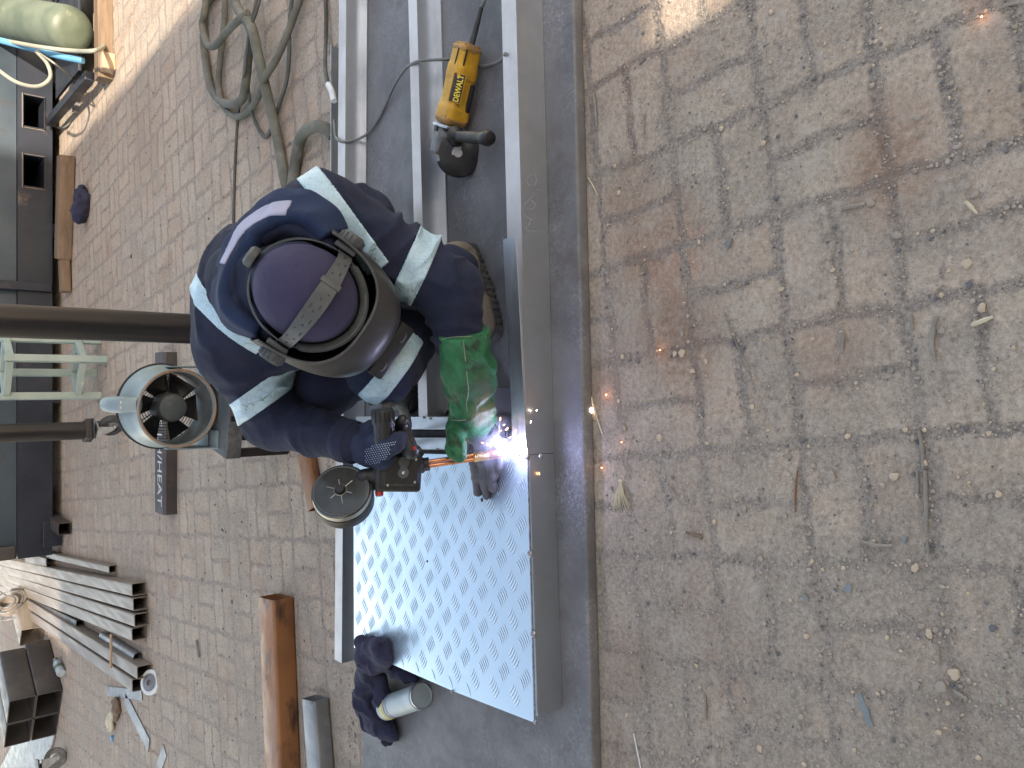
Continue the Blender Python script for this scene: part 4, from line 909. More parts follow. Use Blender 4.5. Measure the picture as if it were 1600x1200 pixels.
def hose(name, pts, r, mt, label, n=10, cat='hose', seg=10, group=None):
    s_ = spline(pts, n); o_ = MB().tube(s_, r, seg).build(name, M[mt], smooth=70); b_ = Vector(pts[0]); base_at(o_, (b_.x, b_.y, 0)); return tag(o_, label, cat, group)
Yh = 5.55
def hp(x, y, Y=None, z=None): return PY(x, y, Y) if Y else P(x, y, z)
hose('blue_hose', [hp(0, 63, 5.9), hp(50, 76, 5.75), hp(95, 88, 5.6), hp(130, 95, 5.5)], .020, 'blue_hose', 'light blue hose running down beside the green gas cylinder')
hose('pale_hose', [hp(0, 62, 5.95), hp(60, 73, 5.6), hp(110, 79, 5.5), hp(148, 79, 5.25), hp(165, 68, z=.03), hp(171, 40, z=.012), hp(168, 0, z=.012), hp(166, -40, z=.012)], .013, 'pale_hose', 'pale grey hose looping from the gas cylinder onto the sunlit bricks')
hose('gas_hose', [hp(-10, 104, 5.9), hp(25, 128, 5.8), hp(58, 135, 5.7), hp(78, 122, 5.65), hp(74, 100, 5.65), hp(57, 80, 5.7)], .012, 'pale_hose', 'pale looped hose hanging in front of the steel skid by the gas cylinder')
hose('thin_cable', [hp(60, 82, 5.7), hp(90, 103, 5.5), hp(122, 131, z=.01), hp(120, 150, z=.006), hp(119, 170, z=.006), hp(113, 186, z=.006), hp(100, 199, z=.02), hp(80, 197, z=.03)], .006, 'pale_hose', 'thin pale cable trailing from the gas cylinder under the steel skid', cat='cable')
m = MB(); rc4 = P(108, 106, .04)
for k in range(4): m.tube([rc4+Vector((.075*math.cos(a)*(1-.05*k), .03*math.sin(a), .02*k+.06*math.sin(a)*.3)) for a in [2*math.pi*q/24 for q in range(25)]], .007, 6, False)
o = m.build('cable_coil', M['cable_dark'], smooth=70); base_at(o, (rc4.x, rc4.y, 0)); tag(o, 'small dark coil of cable tucked under the cylinder cradle', 'cable coil')
# ------------------------------------------------------------------ the welder
person = empty('person'); tag(person, 'squatting welder in navy overalls, dark helmet and green gauntlet, holding the gun', 'person')
N3 = lambda v: Vector(v).normalized()
# head frame: f face, l the person's left, u crown
HC = PZ(482, 461, 1.64)
hl_ = (160*cU+108*cD+cF*10).normalized(); hf_ = (-118*cU+126*cD).normalized()+cF*0.30; hf_ = (hf_-hl_*hf_.dot(hl_)).normalized(); hu_ = hf_.cross(hl_)
HM = Matrix((hf_, hl_, hu_)).transposed()
def H(x, y, z): return HC+HM @ Vector((x, y, z))
HMn = np.array(HM)
# joints
NB = Vector((.225, 1.76, .64)); LS = Vector((.385, 1.65, .545)); RS = Vector((.085, 1.865, .655))
LE = P(708, 452, .30); LW = P(730, 612, .235)
RE = P(432, 660, .55); RW = P(548, 690, .475)
HIP = Vector((.36, 2.10, .30)); UB = Vector((.215, 1.83, .61)); MBk = Vector((.30, 1.98, .46))
LH = Vector((.45, 2.00, .27)); RH = Vector((.26, 2.16, .29))
LK = P(598, 572, .40); LA = P(708, 425, .13)
RK = P(512, 600, .44); RA = P(618, 545, .12)
# body under the clothes: one continuous surface (head, torso, arms, legs)
def body_f(p):
    d = ell(p, H(0.0, 0, -.02), (.098, .078, .112), HMn)
    d = smin(d, ell(p, H(.035, 0, -.085), (.062, .055, .055), HMn), .03)          # jaw
    d = smin(d, cap(p, H(.096, 0, -.03), H(.112, 0, -.052), .010, .014), .012)     # nose
    d = smin(d, ell(p, H(.092, 0, -.085), (.014, .026, .009), HMn), .008)          # lips
    for s in (1, -1):
        d = smin(d, ell(p, H(-.005, .080*s, -.04), (.018, .008, .03), HMn), .01)   # ears
        d = smax(d, -ell(p, H(.097, .032*s, -.022), (.012, .016, .009), HMn), .01) # eye sockets
    d = smin(d, cap(p, H(-.02, 0, -.10), NB, .052, .058), .03)
    d = smin(d, cap(p, NB, LS, .06, .055), .05); d = smin(d, cap(p, NB, RS, .06, .055), .05)
    d = smin(d, cap(p, UB, HIP, .13, .13), .06)
    for a, b, c_, r1, r2, r3 in ((LS, LE, LW, .055, .042, .030), (RS, RE, RW, .055, .042, .030), (LH, LK, LA, .085, .06, .042), (RH, RK, RA, .085, .06, .042)):
        d = smin(d, cap(p, a, b, r1, r2), .03); d = smin(d, cap(p, b, c_, r2, r3), .02)
    return d
surf('body', body_f, (-.35, 1.2, .05), (.75, 2.45, .92), .011, M['skin'], person)

# jacket
def folds(p, s1=.0062, s2=.0018, seed=0):
    n = vnoise(p, (7, 7, 10), 11+seed)+.5*vnoise(p, (15, 15, 20), 12+seed); r = (1-np.abs(n))**3
    n2 = vnoise(p, 33, 13+seed); return -s1*2*r+s1*.9+s2*n2
def rings(p, a, b, freq, amp, seed=0, t0=0, t1=1):
    a = A(a); b = A(b); L = np.linalg.norm(b-a); ax = (b-a)/L; t = (p-a)@ax
    ph = t*freq+2.2*vnoise(p, 8, 30+seed)+.7*vnoise(p, 20, 31+seed); env = np.clip((t/L-t0)*6, 0, 1)*np.clip((t1-t/L)*6, 0, 1)
    return -amp*env*(1-np.abs(np.sin(ph)))**2*1.6*np.clip(.6+vnoise(p, 10, 33+seed), 0, 1.4)
CH = UB*.55+NB*.45+Vector((-.03, -.04, -.06))
def jacket_f(p):
    d = ell(p, UB+Vector((0, .01, -.01)), (.170, .125, .125), None)
    d = smin(d, cap(p, UB, MBk, .145, .16), .08)
    d = smin(d, cap(p, MBk, HIP+Vector((0, 0, .02)), .155, .17), .08)
    d = smin(d, cap(p, NB+Vector((0, 0, -.02)), LS+Vector((0, 0, -.01)), .095, .088), .07)
    d = smin(d, cap(p, NB+Vector((0, .02, -.0)), RS+Vector((0, 0, .0)), .10, .092), .07)
    d = smin(d, ell(p, CH+Vector((0, 0, -.08)), (.16, .12, .14)), .08)
    la = cap(p, LS, LE, .090, .069)+rings(p, LS, LE, 62, .007, 1, .25, 1.1); la = smin(la, cap(p, LE, LW-(LW-LE)*.45, .070, .054)+rings(p, LE, LW, 85, .008, 2, -.2, .6), .03)
    ra = cap(p, RS, RE, .088, .070)+rings(p, RS, RE, 66, .007, 3, .15, 1.1); ra = smin(ra, cap(p, RE, RW, .070, .045)+rings(p, RE, RW, 60, .006, 4, -.2, .75), .03)
    d = smin(d, la, .035); d = smin(d, ra, .035)
    return d+folds(p)
jlo, jhi = (-.26, 1.25, .10), (.66, 2.38, .95)
hole = lambda p: ell(p, H(-.01, 0, -.03), (.115, .11, .13), HMn)        # keep clear of the head
jk = lambda p: smax(jacket_f(p), -hole(p), .02)
jacket = surf('jacket', jk, jlo, jhi, .0068, M['navy'], person)
def tape_on(name, f, plane_pts, width, n_hint, lo, hi, h, parent, clip=None, off=.0028, sym=None):
    """band of tape lying on surface f: a slab about the plane through the given surface points"""
    a, b, c_ = [A(q) for q in plane_pts]; n = np.cross(b-a, c_-a); n /= np.linalg.norm(n); mid = a
    def g(p):
        d = np.maximum(f(p)-off, -(f(p)+.004)); s = np.abs((p-mid)@n)-width/2
        d = np.maximum(d, s)
        if clip is not None: d = np.maximum(d, clip(p))
        return d
    return surf(name, g, lo, hi, h, M['tape'], parent)
def band_limb(name, f, a, b, t, width, parent, rad, lean=(0, 0, 0), off=.0028, h=.0035):
    a = Vector(a); b = Vector(b); c_ = a+(b-a)*t; ax = ((b-a).normalized()+Vector(lean)).normalized(); axn = A(ax); cn = A(c_)
    def g(p):
        ff = f(p); d = np.maximum(ff-off, -(ff+.004)); s = (p-cn)@axn; d = np.maximum(d, np.abs(s)-width/2); return np.maximum(d, np.linalg.norm(p-cn, axis=1)-rad)
    return surf(name, g, cn-rad*1.05, cn+rad*1.05, h, M['tape'], parent)
# bands over the shoulders: planes fitted to where the tape lies
def pts3(raws, f): return [march(x, y, f) for x, y in raws]
ls3 = pts3([(497, 300), (530, 335), (552, 376)], jk); rs3 = pts3([(318, 462), (340, 492), (372, 510)], jk)
def shoulder_band(pts, fn, rad, seed, par=None):
    fn = fn or jk; par = par or jacket
    c_ = pts[1]; n = N3((pts[0]-pts[1]).cross(pts[2]-pts[1])); vd = (c_-CAMP).normalized()
    t_ = (pts[2]-pts[0]).normalized(); n = t_.cross(vd).normalized()       # slab contains the sight line's tangent: rebuilt below
    nrm = []
    e = 1e-3; q = np.array([A(c_)+dd for dd in ((e, 0, 0), (-e, 0, 0), (0, e, 0), (0, -e, 0), (0, 0, e), (0, 0, -e))]); v = fn(q); sn = N3((v[0]-v[1], v[2]-v[3], v[4]-v[5]))
    n = t_.cross((sn-vd*1.2).normalized()).normalized(); cn = A(c_); nn = A(n)
    def g(p):
        ff = fn(p); d = np.maximum(ff-.0028, -(ff+.004)); s = (p-cn)@nn; d = np.maximum(d, np.abs(s)-.0275); return np.maximum(d, np.linalg.norm(p-cn, axis=1)-rad)
    return surf('reflective_band', g, cn-rad, cn+rad, .0036, M['tape'], par)
shoulder_band(ls3, None, .145, 0); shoulder_band(rs3, None, .12, 1)
band_limb('reflective_band', jk, LS, LE, .70, .055, jacket, .125, (.0, -.05, -.25))
band_limb('reflective_band', jk, RS, RE, .62, .055, jacket, .115, (-.1, -.4, -.15))
# cuffs
def cuff(a, b, r, w_):
    a = Vector(a); ax = (Vector(b)-a).normalized(); o_ = MB(); prof = [(r*.9, 0), (r, .003), (r*1.03, w_*.5), (r, w_), (r*.88, w_+.002), (r*.85, w_-.004), (r*.86, .004), (r*.9, 0)]
    o_.lathe(prof, a, ax, 36); o = o_.build('cuff', M['navy'], jacket, 60); return o
cuff(RW-(RW-RE).normalized()*.03, RW, .050, .045)
# hood / collar gathered behind the neck
def tor(p, c, ax, R_, r_, sq=1.0):
    q = p-A(c); ax = A(ax); z = q@ax; w_ = q-z[:, None]*ax; return np.sqrt((np.linalg.norm(w_, axis=1)-R_)**2+(z*sq)**2)-r_
cax = N3(hu_*.85-hf_*.15+Vector((0, .25, .1)))
CC = H(-.052, .0, -.034)
def hood_f(p):
    q = p-A(CC); z = q@A(cax); w_ = q-z[:, None]*A(cax); rr = np.linalg.norm(w_, axis=1); ang = np.arctan2(w_@A(hl_), -(w_@A(hf_)))
    rr = rr+.014*vnoise(p, 9, 41)+.006*vnoise(p, 22, 45)+.010*np.sin(ang*3+1); zz = z+.016*vnoise(p, 8, 42)+.010*np.abs(vnoise(p, 17, 46))
    R1 = .176-.030*np.clip(np.abs(ang)-.9, 0, 1.2)
    t = np.clip(((rr-.118)*(R1-.118)+(zz-.012)*(-.050))/((R1-.118)**2+.05**2), 0, 1); d = np.hypot(rr-(.118+t*(R1-.118)), zz-(.012-.05*t))-.017+.005*t
    return smax(d, np.abs(ang)-1.75, .02)*.8
def inner_f(p):
    q = p-A(CC); z = q@A(cax); w_ = q-z[:, None]*A(cax); rr = np.linalg.norm(w_, axis=1)+.007*vnoise(p, 14, 47); ang = np.arctan2(w_@A(hl_), -(w_@A(hf_)))
    d = np.hypot(rr-.112, (z+.020+.008*vnoise(p, 12, 48))*.55)-.020-.004*np.abs(vnoise(p, 30, 49)); d = np.maximum(d, -ell(p, H(-.004, 0, -.02), (.116, .106, .14), HMn)); return smax(d, np.abs(ang)-2.0, .02)*.8
hd = surf('hood', hood_f, A(CC)-.24, A(CC)+.24, .0048, M['navy_blue'], person)
surf('inner_collar', inner_f, A(CC)-.2, A(CC)+.2, .005, M['navy'], hd)
def lin_f(p):
    ff = hood_f(p); d = np.maximum(ff-.0022, -(ff+.004)); q = p-A(CC); z = q@A(cax); w_ = q-z[:, None]*A(cax); rr = np.linalg.norm(w_, axis=1)
    ang = np.arctan2(w_@A(hl_), -(w_@A(hf_))); return np.maximum(np.maximum(d, np.abs(rr-.146)-.017-.004*vnoise(p, 12, 5)), np.maximum(np.abs(ang-.35)-.72, -z-.03))
surf('collar_lining', lin_f, A(CC)-.22, A(CC)+.22, .004, M['lining'], hd)
# beanie
def beanie_f(p):
    d = ell(p, H(-.006, 0, .0), (.109, .0965, .120), HMn); q = p-A(HC); z = q@A(hu_)
    return smax(d, -(z+.055), .01)+vnoise(p, 14, 51)*.0016+np.abs(vnoise(p, 45, 52))*.0009
surf('beanie', beanie_f, A(HC)-.16, A(HC)+.16, .0042, M['beanie'], person)
# balaclava skirt at the nape
surf('balaclava', lambda p: smax(cap(p, H(-.03, 0, -.04), NB+Vector((0, 0, .03)), .095, .10)+folds(p, .006, .002, 5), -ell(p, H(.06, 0, -.08), (.09, .07, .12), HMn), .02), A(HC)-.26, A(HC)+.26, .007, M['navy'], person)

# trousers
def trous_f(p):
    d = ell(p, HIP, (.175, .17, .15))
    for a, b, c_, sd_, (r1, r2, r3) in ((LH, LK, LA, 1, (.115, .082, .072)), (RH, RK, RA, 2, (.115, .080, .070))):
        th = cap(p, a, b, r1, r2)+rings(p, a, b, 34, .008, 6+sd_, .45, 1.2); sh = cap(p, b, c_, r2, r3)+rings(p, b, c_, 46, .008, 8+sd_, -.1, 1.0)
        d = smin(d, smin(th, sh, .03), .05)
    return d+folds(p, .005, .002, 3)
trousers = surf('trousers', trous_f, (-.25, 1.45, .055), (.72, 2.42, .58), .008, M['navy'], person)
kb = pts3([(632, 541), (617, 576), (592, 598)], trous_f); shoulder_band(kb, trous_f, .115, 2, trousers)
# zip pull
zp = march(512, 632, jk); m = MB(); m.box(zp-cF*.004, (.010, .0012, .016), HM @ Matrix.Rotation(.6, 3, 'X'), .0004); m.tube(spline([zp+Vector((0, 0, .012)), zp+Vector((.004, -.002, .02)), zp+Vector((.002, 0, .03))], 5), .0012, 5); m.build('zip_pull', M['screw'], jacket)

# boots
def boot(name, heel, toe, mt, seed, ankle):
    heel = Vector(heel); toe = Vector(toe); d_ = (toe-heel); L = Vector((d_.x, d_.y, 0)).length; fx = Vector((d_.x, d_.y, 0)).normalized(); fy_ = Vector((-fx.y, fx.x, 0)); Mt = np.array(Matrix((fx, fy_, Vector((0, 0, 1)))).transposed())
    b0 = Vector((heel.x, heel.y, PT)); G = lambda x, y, z: b0+fx*x+fy_*y+Vector((0, 0, z))
    def f(p):
        d = ell(p, G(L*.80, 0, .048), (L*.22, .052, .048), Mt); d = smin(d, cap(p, G(L*.30, 0, .055), G(L*.72, 0, .052), .046, .048), .03)
        d = smin(d, ell(p, G(L*.18, 0, .05), (.058, .043, .055), Mt), .03); d = smin(d, cap(p, G(L*.2, 0, .06), Vector(ankle)+Vector((0, 0, .02)), .047, .055), .03)
        n = vnoise(p, (16, 16, 22), 60+seed)+.4*vnoise(p, 40, 61+seed); d = d-.0055*(1-np.abs(n))**3+.002
        return smax(d, (PT+.022)-p[:, 2], .006)
    o = surf(name, f, np.minimum(A(heel), A(toe))-.10, np.maximum(A(heel), A(toe))+np.array((.1, .1, .20)), .005, M[mt], person)
    def s(p):
        q = p-A(G(L*.5, 0, 0)); q = q@Mt; x = q[:, 0]/(L*.5); wd = .047+.006*np.sin(x*2.2+.6)-.004*np.abs(x); dd = np.sqrt(np.maximum(0, 0)+(q[:, 0]/(L*.53))**6+(q[:, 1]/wd)**4)-1
        tr_ = .004*(np.sin(q[:, 0]*330) > .2); return np.maximum(np.maximum(dd*.03, np.abs(p[:, 2]-(PT+.014))-.013), -1)+tr_*(np.abs(q[:, 1]) > wd*.82)
    so_ = surf('sole', s, np.minimum(A(heel), A(toe))-np.array((.09, .09, .05)), np.maximum(A(heel), A(toe))+.09, .0045, M['sole'], o); return o
lh0 = P(735, 388, PT); lt0 = P(776, 530, PT); boot('boot', lh0, lt0, 'boot', 1, LA)
rt0 = P(646, 640, PT); rh0 = rt0+Vector((.27, .10, 0)); boot('boot', rh0, rt0, 'boot_grey', 2, RA)

# ------------------------------------------------------------------ welding helmet, worn
def ugrid(rows, cols, fn): return [fn(i/(rows-1), j/(cols-1)) for i in range(rows) for j in range(cols)]
def shell_pt(t, s, th=0.0):
    """t: 0 brow rim .. 1 chin, s: 0 person's left .. 1 right"""
    z = .045-.265*t
    hw = .130+.016*math.sin(math.pi*min(t*1.4, 1))-.045*max(0, t-.55)/.45*1.2 - th
    fr = .130+.088*math.sin(math.pi*min(t*1.15+.02, 1))**.8-.01*t - th
    a = (s*2-1); phi = a*math.pi/2*1.06
    # superellipse front, straight sides running back to the pivots
    x = fr*math.copysign(abs(math.cos(phi))**.82, math.cos(phi))-.012; y = -hw*math.copysign(abs(math.sin(phi))**.72, math.sin(phi))
    z2 = z+.03*(1-abs(a)**2)*(-.55 if t < .2 else 0)*(1-t/.2 if t < .2 else 0)+(abs(a)**3)*(-.055*t+.01)
    return H(x, y, z2)
rows, cols = 30, 61
vo = ugrid(rows, cols, lambda t, s: shell_pt(t, s)); vi = ugrid(rows, cols, lambda t, s: shell_pt(t, s, .0028))
fs = []; n = rows*cols
for i in range(rows-1):
    for j in range(cols-1):
        a = i*cols+j; fs += [(a, a+1, a+cols+1, a+cols), (n+a+cols, n+a+cols+1, n+a+1, n+a)]
for j in range(cols-1): fs += [(j+1, j, n+j, n+j+1), ((rows-1)*cols+j, (rows-1)*cols+j+1, n+(rows-1)*cols+j+1, n+(rows-1)*cols+j)]
for i in range(rows-1): fs += [(i*cols, (i+1)*cols, n+(i+1)*cols, n+i*cols), ((i+1)*cols+cols-1, i*cols+cols-1, n+i*cols+cols-1, n+(i+1)*cols+cols-1)]
m = MB().add(vo+vi, fs); shell = m.build('welding_helmet', M['shell'], person, 50)
# rolled lip on the brow rim
m = MB(); m.tube([shell_pt(0, j/40)+hf_*0 for j in range(41)], .0032, 8); m.build('brow_lip', M['strap'], shell, 70)
# lens housing on the front, low down
m = MB(); lc = H(.196, .0, -.120); LM = HM @ Matrix.Rotation(R(22), 3, 'Y')
m.box(lc, (.040, .135, .118), LM, .006); m.box(lc+LM @ Vector((.021, 0, 0)), (.006, .112, .095), LM, .002); m.build('lens_frame', M['black'], shell, 35)
m = MB(); m.box(lc+LM @ Vector((.0245, 0, 0)), (.003, .098, .05), LM, .001); m.build('lens', M['decal'], shell)
m = MB()
for s in (-1, 1): m.tube(spline([lc+LM @ Vector((.0, .05*s, .062)), lc+LM @ Vector((.0, .045*s, .070)), lc+LM @ Vector((.0, .03*s, .070)), lc+LM @ Vector((0, .028*s, .062))], 5), .0014, 6)
m.build('lens_clip', M['gear'], shell)
# harness: crown strap ear to ear, headband all round, back ratchet, front sweatband, side knobs
def ribbon(pts, nrm, wd, th, wdir):
    m_ = MB(); L = len(pts); vs = []
    for k in range(L):
        p_, n_, w_ = pts[k], nrm[k], wdir[k]; vs += [p_-w_*wd[k]/2, p_+w_*wd[k]/2, p_+w_*wd[k]/2+n_*th, p_-w_*wd[k]/2+n_*th]
    fs_ = [(k*4+a, k*4+(a+1) % 4, k*4+4+(a+1) % 4, k*4+4+a) for k in range(L-1) for a in range(4)]+[(3, 2, 1, 0), (L*4-4, L*4-3, L*4-2, L*4-1)]
    return m_.add(vs, fs_)
K_ = 48; pts, nr, wdv, wds = [], [], [], []
for k in range(K_+1):
    a = -1.50+3.0*k/K_; rr = 1.035; p_ = Vector((.012+.006*math.cos(a), .1035*math.sin(a)*rr*1.04, .122*math.cos(a)*rr+.002)); pts.append(H(*p_)); nr.append(HM @ Vector((0, math.sin(a), math.cos(a))).normalized()); wdv.append(Vector(hf_)); wds.append(.033+.004*math.cos(a*3))
cs_ = ribbon(pts, nr, wds, .0025, wdv).build('crown_strap', M['strap'], shell, 40)
def slot(k, o_, wx, ln):
    q = MB(); q.box(pts[k]+nr[k]*.0028+wdv[k]*o_, (wx, ln, .001), Matrix((wdv[k], nr[k].cross(wdv[k]), nr[k])).transposed(), .0003); q.build('strap_slot', M['soot'], cs_)
slot(6, 0, .006, .016); slot(42, 0, .006, .016)
for k, o_, wx, ln in ((10, -.009, .003, .008), (10, .006, .004, .004), (13, .009, .003, .009), (14, -.008, .004, .004), (16, .001, .004, .004), (18, .009, .003, .009), (18, -.008, .003, .008), (21, .001, .004, .004),
    (22, -.009, .003, .009), (23, .008, .003, .009), (25, .0, .004, .004), (27, .008, .004, .004), (33, -.008, .004, .004), (34, .006, .003, .008), (37, -.006, .003, .008), (38, .007, .004, .004)): slot(k, o_, wx, ln)
k0 = 30; m = MB(); m.box(pts[k0]+nr[k0]*.003, (.042, .012, .004), Matrix((wdv[k0], nr[k0].cross(wdv[k0]), nr[k0])).transposed(), .001); m.build('strap_buckle', M['strap'], cs_)
pts, nr, wdv, wds = [], [], [], []
for k in range(65):
    a = 2*math.pi*k/64; c_, s_ = math.cos(a), math.sin(a); tilt = .022*c_+(-.0 if c_ > 0 else .015*c_)
    pts.append(H(.118*c_-.003, .1085*s_, .012+tilt)); nr.append(HM @ Vector((c_, s_, .15)).normalized()); wdv.append((HM @ Vector((-.15*c_, -.15*s_, 1))).normalized()); wds.append(.022)
hb = ribbon(pts, nr, wds, .0025, wdv).build('headband', M['strap'], shell, 40)
pts, nr, wdv, wds = [], [], [], []
for k in range(33):
    a = -1.25+2.5*k/32; c_, s_ = math.cos(a), math.sin(a); pts.append(H(.113*c_+.000, .1035*s_, .030)); 
m = MB(); m.tube(pts, [.005]+[.0088]*31+[.005], 12, True, 1.25); m.build('sweatband', M['foam'], shell, 70)
m = MB(); m.lathe([(0, 0), (.021, 0), (.023, .004), (.022, .014), (.016, .019), (0, .020)], H(-.124, 0, -.004), -hf_, 24); m.build('ratchet_knob', M['strap'], shell, 40)
for s in (-1, 1):
    m = MB(); prof = [(0, 0), (.024, 0), (.026, .003), (.0255, .018), (.021, .024), (0, .025)]; o_ = H(.008, s*.1305, .022); m.lathe(prof, o_, hl_*s, 28)
    for k in range(14):
        a = 2*math.pi*k/14; e = hf_*math.cos(a)+hu_*math.sin(a); m.bar(o_+e*.0258+hl_*s*.004, o_+e*.0255+hl_*s*.019, .003, .003)
    m.build('pivot_knob', M['strap'], shell, 40)
    m = MB(); m.box(H(.006, s*.120, .024), (.046, .012, .036), HM, .003); m.build('pivot_bracket', M['strap'], shell, 40)
# ------------------------------------------------------------------ spool gun
gun = empty('welding_gun'); tag(gun, 'black welding gun with round wire canister and copper neck', 'welding gun')
TIP = P(797, 706, .150); CN = P(672, 724, .300)
gd = (CN-TIP).normalized()
GB = P(620, 735, .395)            # body block centre
SP = P(532, 766, .520)            # spool canister (visible lid)
bdir = (GB-CN).normalized(); 
# body axes: long axis along photo-x (away from the neck), flat face towards the camera
bx1 = (-cD*1.0+cU*.06+cF*(-.35)).normalized(); bn1 = (-cF).normalized(); bn1 = (bn1-bx1*bn1.dot(bx1)).normalized(); by1 = bn1.cross(bx1); GM = Matrix((bx1, by1, bn1)).transposed(); GMn = np.array(GM)
Gq = lambda x, y, z: GB+GM @ Vector((x, y, z))
# by1 sign: +y should be the photo's downward side
sgn = 1 if by1.dot(-cU) > 0 else -1
def gb(p):
    d = rbox(p, Gq(0, 0, 0), (.054, .047, .030), .010, GMn); d = np.minimum(d, rbox(p, Gq(-.003, -.004*sgn, .032), (.040, .034, .004), .004, GMn))
    d = smin(d, cap(p, Gq(.045, .012*sgn, 0), Gq(.075, .016*sgn, 0), .020, .018), .01); return d
surf('gun_body', gb, A(GB)-.12, A(GB)+.12, .003, M['black'], gun)
m = MB()
for s in (-1, 1): m.lathe([(0, 0), (.0125, 0), (.0135, -.004), (0, -.004)], Gq(-.008+.0, s*.0125-.012*sgn, .0385), bn1, 24)
m.box(Gq(-.008, -.012*sgn, .0365), (.016, .016, .0028), GM, .001)
m.build('roller_cover', M['strap'], gun, 40)
m = MB()
for x, y in ((.026, .030), (-.036, .022), (-.036, -.030), (.030, -.034)): m.lathe([(0, .0065), (.0030, .006), (.0036, 0)], Gq(x, y*sgn, .0305), bn1, 10)
m.lathe([(0, .002), (.003, .001), (.004, 0)], Gq(-.008, -.0, .039), bn1, 10); m.build('screws', M['screw'], gun, 40)
m = MB(); m.lathe([(0, .012), (.008, .012), (.0095, .008), (.0095, 0)], Gq(.040, .046*sgn, .012), by1*sgn+bn1*.4, 20); m.build('red_button', M['red'], gun, 40)
m = MB(); m.lathe([(0, .014), (.012, .013), (.014, .008), (.014, 0)], Gq(-.046, -.042*sgn, -.004), (-bx1-by1*sgn*.8+bn1*.3), 24); m.build('tension_knob', M['black'], gun, 40)
# neck connector, copper neck, nozzle
cn0 = P(655, 727, .335)
m = MB(); m.lathe([(0, 0), (.018, 0), (.020, .004), (.020, .020), (.016, .024), (.016, .036), (0, .036)], cn0+gd*.012, -gd, 28); m.build('neck_collar', M['black'], gun, 40)
nd = (TIP-cn0); NL = nd.length; nd = nd.normalized()
m = MB(); off = nd.cross(bn1).normalized()*.0052
m.tube([cn0+off, cn0+nd*(NL-.075)+off], .0050, 14); m.tube([cn0-off, cn0+nd*(NL-.075)-off], .0050, 14); m.build('neck_tube', M['copper'], gun, 60)
m = MB(); t0 = cn0+nd*(NL-.090)
pr = [(0, 0)]
for k in range(8): pr += [(.0115, .002+k*.0042), (.0125, .0041+k*.0042)]
pr += [(.0105, .038), (0, .038)]; m.lathe(pr, t0, nd, 28); m.build('threaded_sleeve', M['brass'], gun, 25)
m = MB(); m.lathe([(0.004, .036), (.0115, .036), (.0118, .07), (.0105, .086), (.0085, .086), (.0075, .05)], t0, nd, 32); m.build('nozzle', M['copper'], gun, 40)
m = MB(); m.lathe([(0, .06), (.004, .06), (.0035, .088), (0, .09)], t0, nd, 14); m.build('contact_tip', M['brass'], gun, 40)
# canister
sax = (-cF*.84+cU*.56-cD*.02).normalized(); Rs = .067
m = MB(); m.lathe([(0, .0), (Rs*.9, 0), (Rs*.965, -.001), (Rs, -.006), (Rs, -.026), (Rs*1.0, -.030)], SP, sax, 64); m.build('canister_lid', M['clear'], gun, 40)
m = MB(); m.lathe([(Rs*.93, -.0255), (Rs*1.02, -.026), (Rs*1.03, -.034), (Rs*1.0, -.060), (Rs*.9, -.072), (0, -.074)], SP, sax, 64); m.build('canister', M['black'], gun, 40)
m = MB(); m.lathe([(Rs*1.003, -.006), (Rs*1.006, -.008), (Rs*1.006, -.020), (Rs*1.003, -.022)], SP, sax, 64); m.build('wound_wire', M['wire'], gun, 60)
su = sax.orthogonal().normalized(); sv = sax.cross(su)
m = MB(); m.lathe([(.0, .010), (.009, .010), (.0105, .008), (.0105, 0)], SP, sax, 24); m.build('spool_hub', M['black'], gun, 40)
m = MB(); m.lathe([(.0115, .001), (.0135, .003), (.015, .001)], SP, sax, 24)
for k in range(6):
    a = k*math.pi/3+.3; e = su*math.cos(a)+sv*math.sin(a); m.tube([SP+e*.014+sax*.0006, SP+e*(.034 if k % 2 else .028)+sax*.0006], .0011, 6)
m.build('spool_ribs', M['wire'], gun, 60)
m = MB(); m.lathe([(Rs*.86, .0004), (Rs*.89, .0018), (Rs*.92, .0004)], SP, sax, 64); m.build('lid_ring', M['strap'], gun, 60)
bq = P(573, 748, .445); m = MB(); m.tube([SP-sax*.035+(GB-SP).normalized()*.05, Gq(.05, .012*sgn, 0)], [.022, .018], 20); m.box(bq+Vector((0, 0, .012)), (.02, .012, .012), GM, .002); m.build('spool_arm', M['black'], gun, 40)
# handle: ribbed barrel and grip that the hand closes round
h0 = P(601, 688, .462); h1 = P(598, 645, .470); hx = (h1-h0).normalized()
m = MB(); m.lathe([(0, -.01), (.021, -.01), (.0235, .0), (.0235, .035), (.026, .040), (.026, .062), (.023, .070), (0, .071)], h0, hx, 36)
hv = hx.cross(bn1).normalized()
for k in range(5):
    a = -0.9+.45*k; e = bn1*math.cos(a)+hv*math.sin(a); m.bar(h0+hx*.042+e*.026, h0+hx*.064+e*.0255, .0035, .003)
m.build('grip_barrel', M['black'], gun, 40)
m = MB()
for k in range(4):
    a = -0.7+.45*k; e = bn1*math.cos(a)+hv*math.sin(a); m.bar(h0+hx*.006+e*.0237, h0+hx*.028+e*.0237, .0032, .0014)
m.build('grip_slots', M['soot'], gun)
g0 = P(640, 662, .41); 
surf('trigger_grip', lambda p: smin(cap(p, P(628, 668, .415), P(641, 705, .40), .017, .020), cap(p, P(626, 660, .425), P(629, 656, .43), .013, .012), .01), A(P(633, 680, .41))-.08, A(P(633, 680, .41))+.08, .003, M['black'], gun)
m = MB(); m.box(P(647, 700, .415), (.006, .008, .016), GM, .002); m.build('trigger', M['red'], gun)
m = MB(); m.tube(spline([P(602, 652, .42), P(606, 632, .40), P(620, 627, .36), P(632, 645, .28), P(634, 675, .16), P(600, 700, .15)], 10), .0125, 14); m.build('gun_cable', M['cable_dark'], gun, 60)
